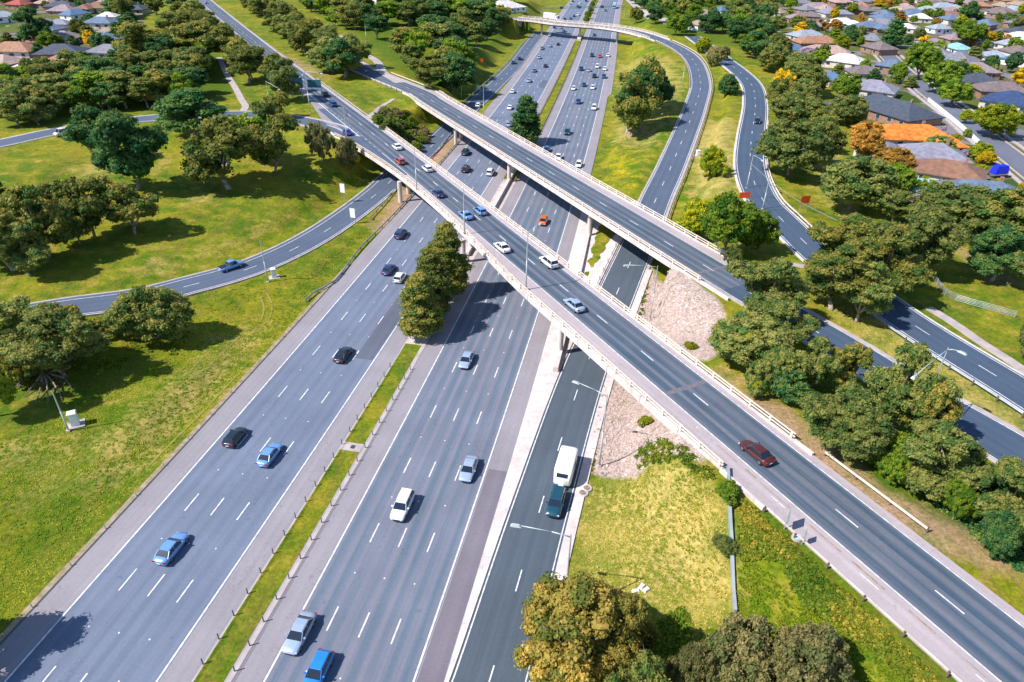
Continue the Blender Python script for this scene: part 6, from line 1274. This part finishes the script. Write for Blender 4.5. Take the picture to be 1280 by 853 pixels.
# a tree just outside the frame whose shade falls on the shoulder at the lower left
p_ = at(-62, 838); tree_at(p_[0]-1.0, p_[1], .2, 9, 4.5, 'gum', 'olive', 'gum tree beside the motorway at the lower left corner', None, False)
for x, y in ((737, 24), (740, 17), (743, 10), (746, 3), (735.5, 30)):
    t = FW.near(at(x, y)); p_ = FW.pos(t, -5); tree_at(p_[0], p_[1], 0.1, 5, 2.4, 'bush', 'green', 'green shrub on the far median under the truss gantry', 'shrubs on the far median')
cluster([(480, 140), (505, 142), (530, 170), (536, 186), (520, 200), (500, 195), (470, 158)], 60, 1.6, 3.0, ['olive', 'green', 'grey'], 'low scrubby bush on the embankment between the overpass ends', 'scrub on the embankment between the overpasses', ('bush',), .7, 1.4, 2.5)
for x, y, h, lf, lb in [(806, 530, 1.3, 'lime', 'small yellow shrub alone on the rock slope'), (863, 437, 1.2, 'lime', 'small shrub by the cream railing on the upper rock slope'), (905, 622, 1.9, 'green', 'green shrub left of the long grey rail'), (906, 690, 1.7, 'olive', 'olive shrub beside the long grey rail'), (1012, 495, 1.0, 'gold', 'tiny yellow shrub by the cream guard rail'), (1110, 575, 1.2, 'gold', 'yellow flowering shrub under the belt trees')]:
    p_ = on(x, y); tree_at(p_[0], p_[1], p_[2], h, h*.85, 'bush', lf, lb, None, False, 'shrub', 'shrub')
M['blades'] = leaf_mat('grass_blades', (.09, .19, .006), (.23, .26, .012), (.38, .34, .04)); M['dryblades'] = leaf_mat('dry_grass_blades', (.13, .20, .012), (.36, .32, .05), (.55, .42, .15))
# rough ground cover: leafy clumps nobody could count
_cvk = np.vstack([np.array([[*FW.pos(t, o_)[:2], 3.2] for t in np.arange(0, 260, 3) for o_ in (-26, -22, -18)]), cv[:, [0, 1, 3]]*np.array([1, 1, 1])+np.array([0, 0, .9])])
def near_road(x, y): return bool(np.any((_cvk[:, 0]-x)**2+(_cvk[:, 1]-y)**2 < _cvk[:, 2]**2))
def cover(poly, n, r0, r1, label, name='ground_cover', m='shrubcover', nleaf=60, flat=False, edge=False):
    n = int(n*1.5)
    rs = np.random.RandomState(n); V = []; F = []; puff = []; tip = []; nv = 0; k = 0
    ply = [on(*p) for p in poly]; x0, x1 = min(p[0] for p in ply), max(p[0] for p in ply); y0, y1 = min(p[1] for p in ply), max(p[1] for p in ply); pl2 = [(p[0], p[1]) for p in ply]
    while k < n:
        x, y = rs.uniform(x0, x1), rs.uniform(y0, y1)
        if not inside(x, y, pl2): continue
        k += 1
        if near_road(x, y) and not edge: continue
        pn = .5+.5*math.sin(x*.31+1.7*math.sin(y*.23))*math.cos(y*.37+1.3*math.sin(x*.19)); 
        if rs.rand() > .45+.9*pn: continue
        c = np.array([x, y, H(x, y)]); R_ = rs.uniform(r0, r1); pv = float(np.clip(pn*.6+rs.rand()*.5-.05, 0, 1)); s3 = np.array([R_, R_, R_*(.14 if flat else .5)])
        dn = rs.normal(size=(nleaf, 3)); dn /= np.linalg.norm(dn, axis=1)[:, None]; dn[:, 2] = np.abs(dn[:, 2]); ctr = c+dn*s3*rs.uniform(.3, 1.1, size=(nleaf, 1))
        nrm = (np.array([[0, 0, 1.0]]) if flat else dn)+rs.normal(size=(nleaf, 3))*(.35 if flat else .6); nrm /= np.linalg.norm(nrm, axis=1)[:, None]; u = np.cross(nrm, rs.normal(size=(nleaf, 3))); u /= np.linalg.norm(u, axis=1)[:, None]; w_ = np.cross(nrm, u); sz = np.minimum(R_*.3, .09 if flat else .14)*rs.uniform(.6, 1.3, size=(nleaf, 1))
        V.append(np.stack([ctr-u*sz-w_*sz*.5, ctr+u*sz*.2-w_*sz*.9, ctr+u*sz+w_*sz*.3, ctr-u*sz*.3+w_*sz*.9], 1).reshape(-1, 3)); F += [tuple(range(nv+4*q, nv+4*q+4)) for q in range(nleaf)]; nv += 4*nleaf
        puff += np.clip(pv+rs.rand(nleaf)*.3-.1, 0, 1).tolist(); tip += ((rs.rand(nleaf) > .6)*(pv > .6)*1.0).tolist()
    if not V: return None
    me_ = D.meshes.new(name); me_.from_pydata(np.vstack(V).tolist(), [], F); me_.materials.append(M[m] if isinstance(m, str) else m)
    for nm, dat in (('puff', puff), ('tip', tip)):
        a_ = me_.attributes.new(nm, 'FLOAT', 'FACE'); a_.data.foreach_set('value', np.array(dat, np.float32))
    o = D.objects.new(name, me_); col.objects.link(o); tag(o, label, 'vegetation', kind='stuff'); return o
cover([(922, 600), (960, 625), (1050, 700), (1225, 850), (1170, 880), (1060, 790), (1000, 750), (975, 700), (925, 700)], 2300, .2, .62, 'rough green and yellow weeds on the slope below the near overpass approach')
cover([(800, 560), (850, 560), (915, 582), (930, 605), (880, 596), (790, 590)], 130, .3, .9, 'leafy weeds at the top of the dry grass under the overpass end')
cover([(1000, 520), (1110, 590), (1170, 630), (1240, 690), (1285, 720), (1285, 640), (1150, 560), (1050, 500)], 260, .5, 1.3, 'dark green undergrowth below the tree belt at right', m=LEAF['dark'])
cover([(763, 470), (757, 500), (745, 560), (741, 590), (737, 590), (742, 545), (757, 470)], 70, .15, .4, 'weeds growing along the ramp kerb on the rock slope', edge=True)
cover([(798, 372), (806, 352), (812, 352), (804, 410), (795, 425)], 60, .15, .4, 'weeds along the kerb between the two overpasses', edge=True)
cover([(60, 395), (240, 400), (230, 440), (120, 470), (0, 480), (0, 420)], 160, .3, .9, 'rough undergrowth beneath the left trees')
cover([(800, 800), (850, 760), (870, 780), (850, 850), (790, 850)], 100, .4, .9, 'green undergrowth between the bottom trees', m=LEAF['green'])

cover([(-20, 560), (120, 500), (250, 430), (380, 385), (390, 390), (60, 760), (-20, 800)], 3000, .2, .5, 'grass tufts on the wide verge left of the motorway', 'grass', 'blades', 16, True)
cover([(100, 380), (330, 340), (400, 300), (470, 285), (390, 380), (250, 430)], 900, .25, .7, 'grass tufts between slip road and motorway', 'grass', 'blades', 16, True)
cover([(720, 600), (800, 592), (880, 596), (905, 640), (915, 770), (860, 800), (790, 760), (700, 720)], 2600, .15, .5, 'dry grass tufts in the plot beside the ramp', 'grass', 'dryblades', 16, True)
cover([(925, 690), (1050, 780), (1180, 870), (860, 870), (925, 760)], 1800, .2, .55, 'grass tufts below the overpass slope', 'grass', 'blades', 16, True)
cover([(1000, 335), (1150, 425), (1285, 515), (1285, 545), (1150, 470), (1000, 385)], 900, .2, .6, 'rough grass strip between the two roads at right', 'grass', 'dryblades', 16, True)
# loose stones on the rock slopes
def stones(poly, n, label):
    rs = np.random.RandomState(n); bm = bmesh.new(); ply = [on(*p) for p in poly]; pl2 = [(p[0], p[1]) for p in ply]; x0, x1 = min(p[0] for p in ply), max(p[0] for p in ply); y0, y1 = min(p[1] for p in ply), max(p[1] for p in ply); V = []; F = []; nv = 0
    bmesh.ops.create_icosphere(bm, subdivisions=1, radius=1); iv = np.array([tuple(v.co) for v in bm.verts]); fi = [tuple(v.index for v in f.verts) for f in bm.faces]; bm.free(); k = 0
    while k < n:
        x, y = rs.uniform(x0, x1), rs.uniform(y0, y1)
        if not inside(x, y, pl2): continue
        k += 1
        if near_road(x, y): continue
        r = rs.uniform(.06, .2)*(1 if rs.rand() < .9 else 1.8); v = iv*(1+.25*rs.normal(size=(len(iv), 1)))*np.array([r, r*rs.uniform(.6, 1), r*.55])+np.array([x, y, H(x, y)+.03])
        V.append(v); F += [tuple(a+nv for a in f) for f in fi]; nv += len(iv)
    me_ = D.meshes.new('stones'); me_.from_pydata(np.vstack(V).tolist(), [], F); me_.materials.append(M['stone']); o = D.objects.new('stones', me_); col.objects.link(o); tag(o, label, 'stones', kind='stuff')
M['stone'] = mat('pale_stone', (.50, .39, .35), (.38, .29, .255), scale=1.3)
stones([(765, 460), (748, 560), (742, 590), (800, 590), (880, 580), (880, 545), (800, 470)], 2200, 'pinkish broken stone paving on the slope under the near overpass end')
stones([(815, 345), (800, 400), (860, 455), (903, 440), (905, 390), (860, 352)], 1900, 'pinkish broken stone paving between the two overpass ends')

# twisted bare trunk with branches sprawling on the earth below the left gums
b0 = on(68, 462); root = empty('fallen_tree', tuple(map(float, b0)), 0, 'dark twisted bare trunk and branches sprawling on bare earth at left', 'fallen tree')
mb = MB(); mb.poly([((0, 0, 2.6), .45), ((.3, -1.2, 1.8), .42), ((-.1, -2.6, 1.0), .34), ((.3, -3.6, .5), .28)]); mb.build('trunk', 'bark', root, True)
for k, (x, y) in enumerate(((10, 492), (30, 498), (45, 505), (60, 508), (78, 502), (95, 492), (52, 480), (84, 478))):
    e = on(x, y)-b0; m_ = e*.55; mb = MB(); mb.poly([((.1, -1.5-.2*k, 1.3), .2), ((m_[0]+random.uniform(-.4, .4), m_[1]+random.uniform(-.4, .4), .8), .12), ((e[0]*.85, e[1]*.85, e[2]+.35), .08), ((e[0], e[1], e[2]+.1), .03)])
    for q in range(3):
        f = .5+.15*q; mb.tube((e[0]*f, e[1]*f, .6), (e[0]*f+random.uniform(-1.2, 1.2), e[1]*f+random.uniform(-1.2, .4), .15), .06, .02, 5)
    mb.build('branch', 'bark', root, True)
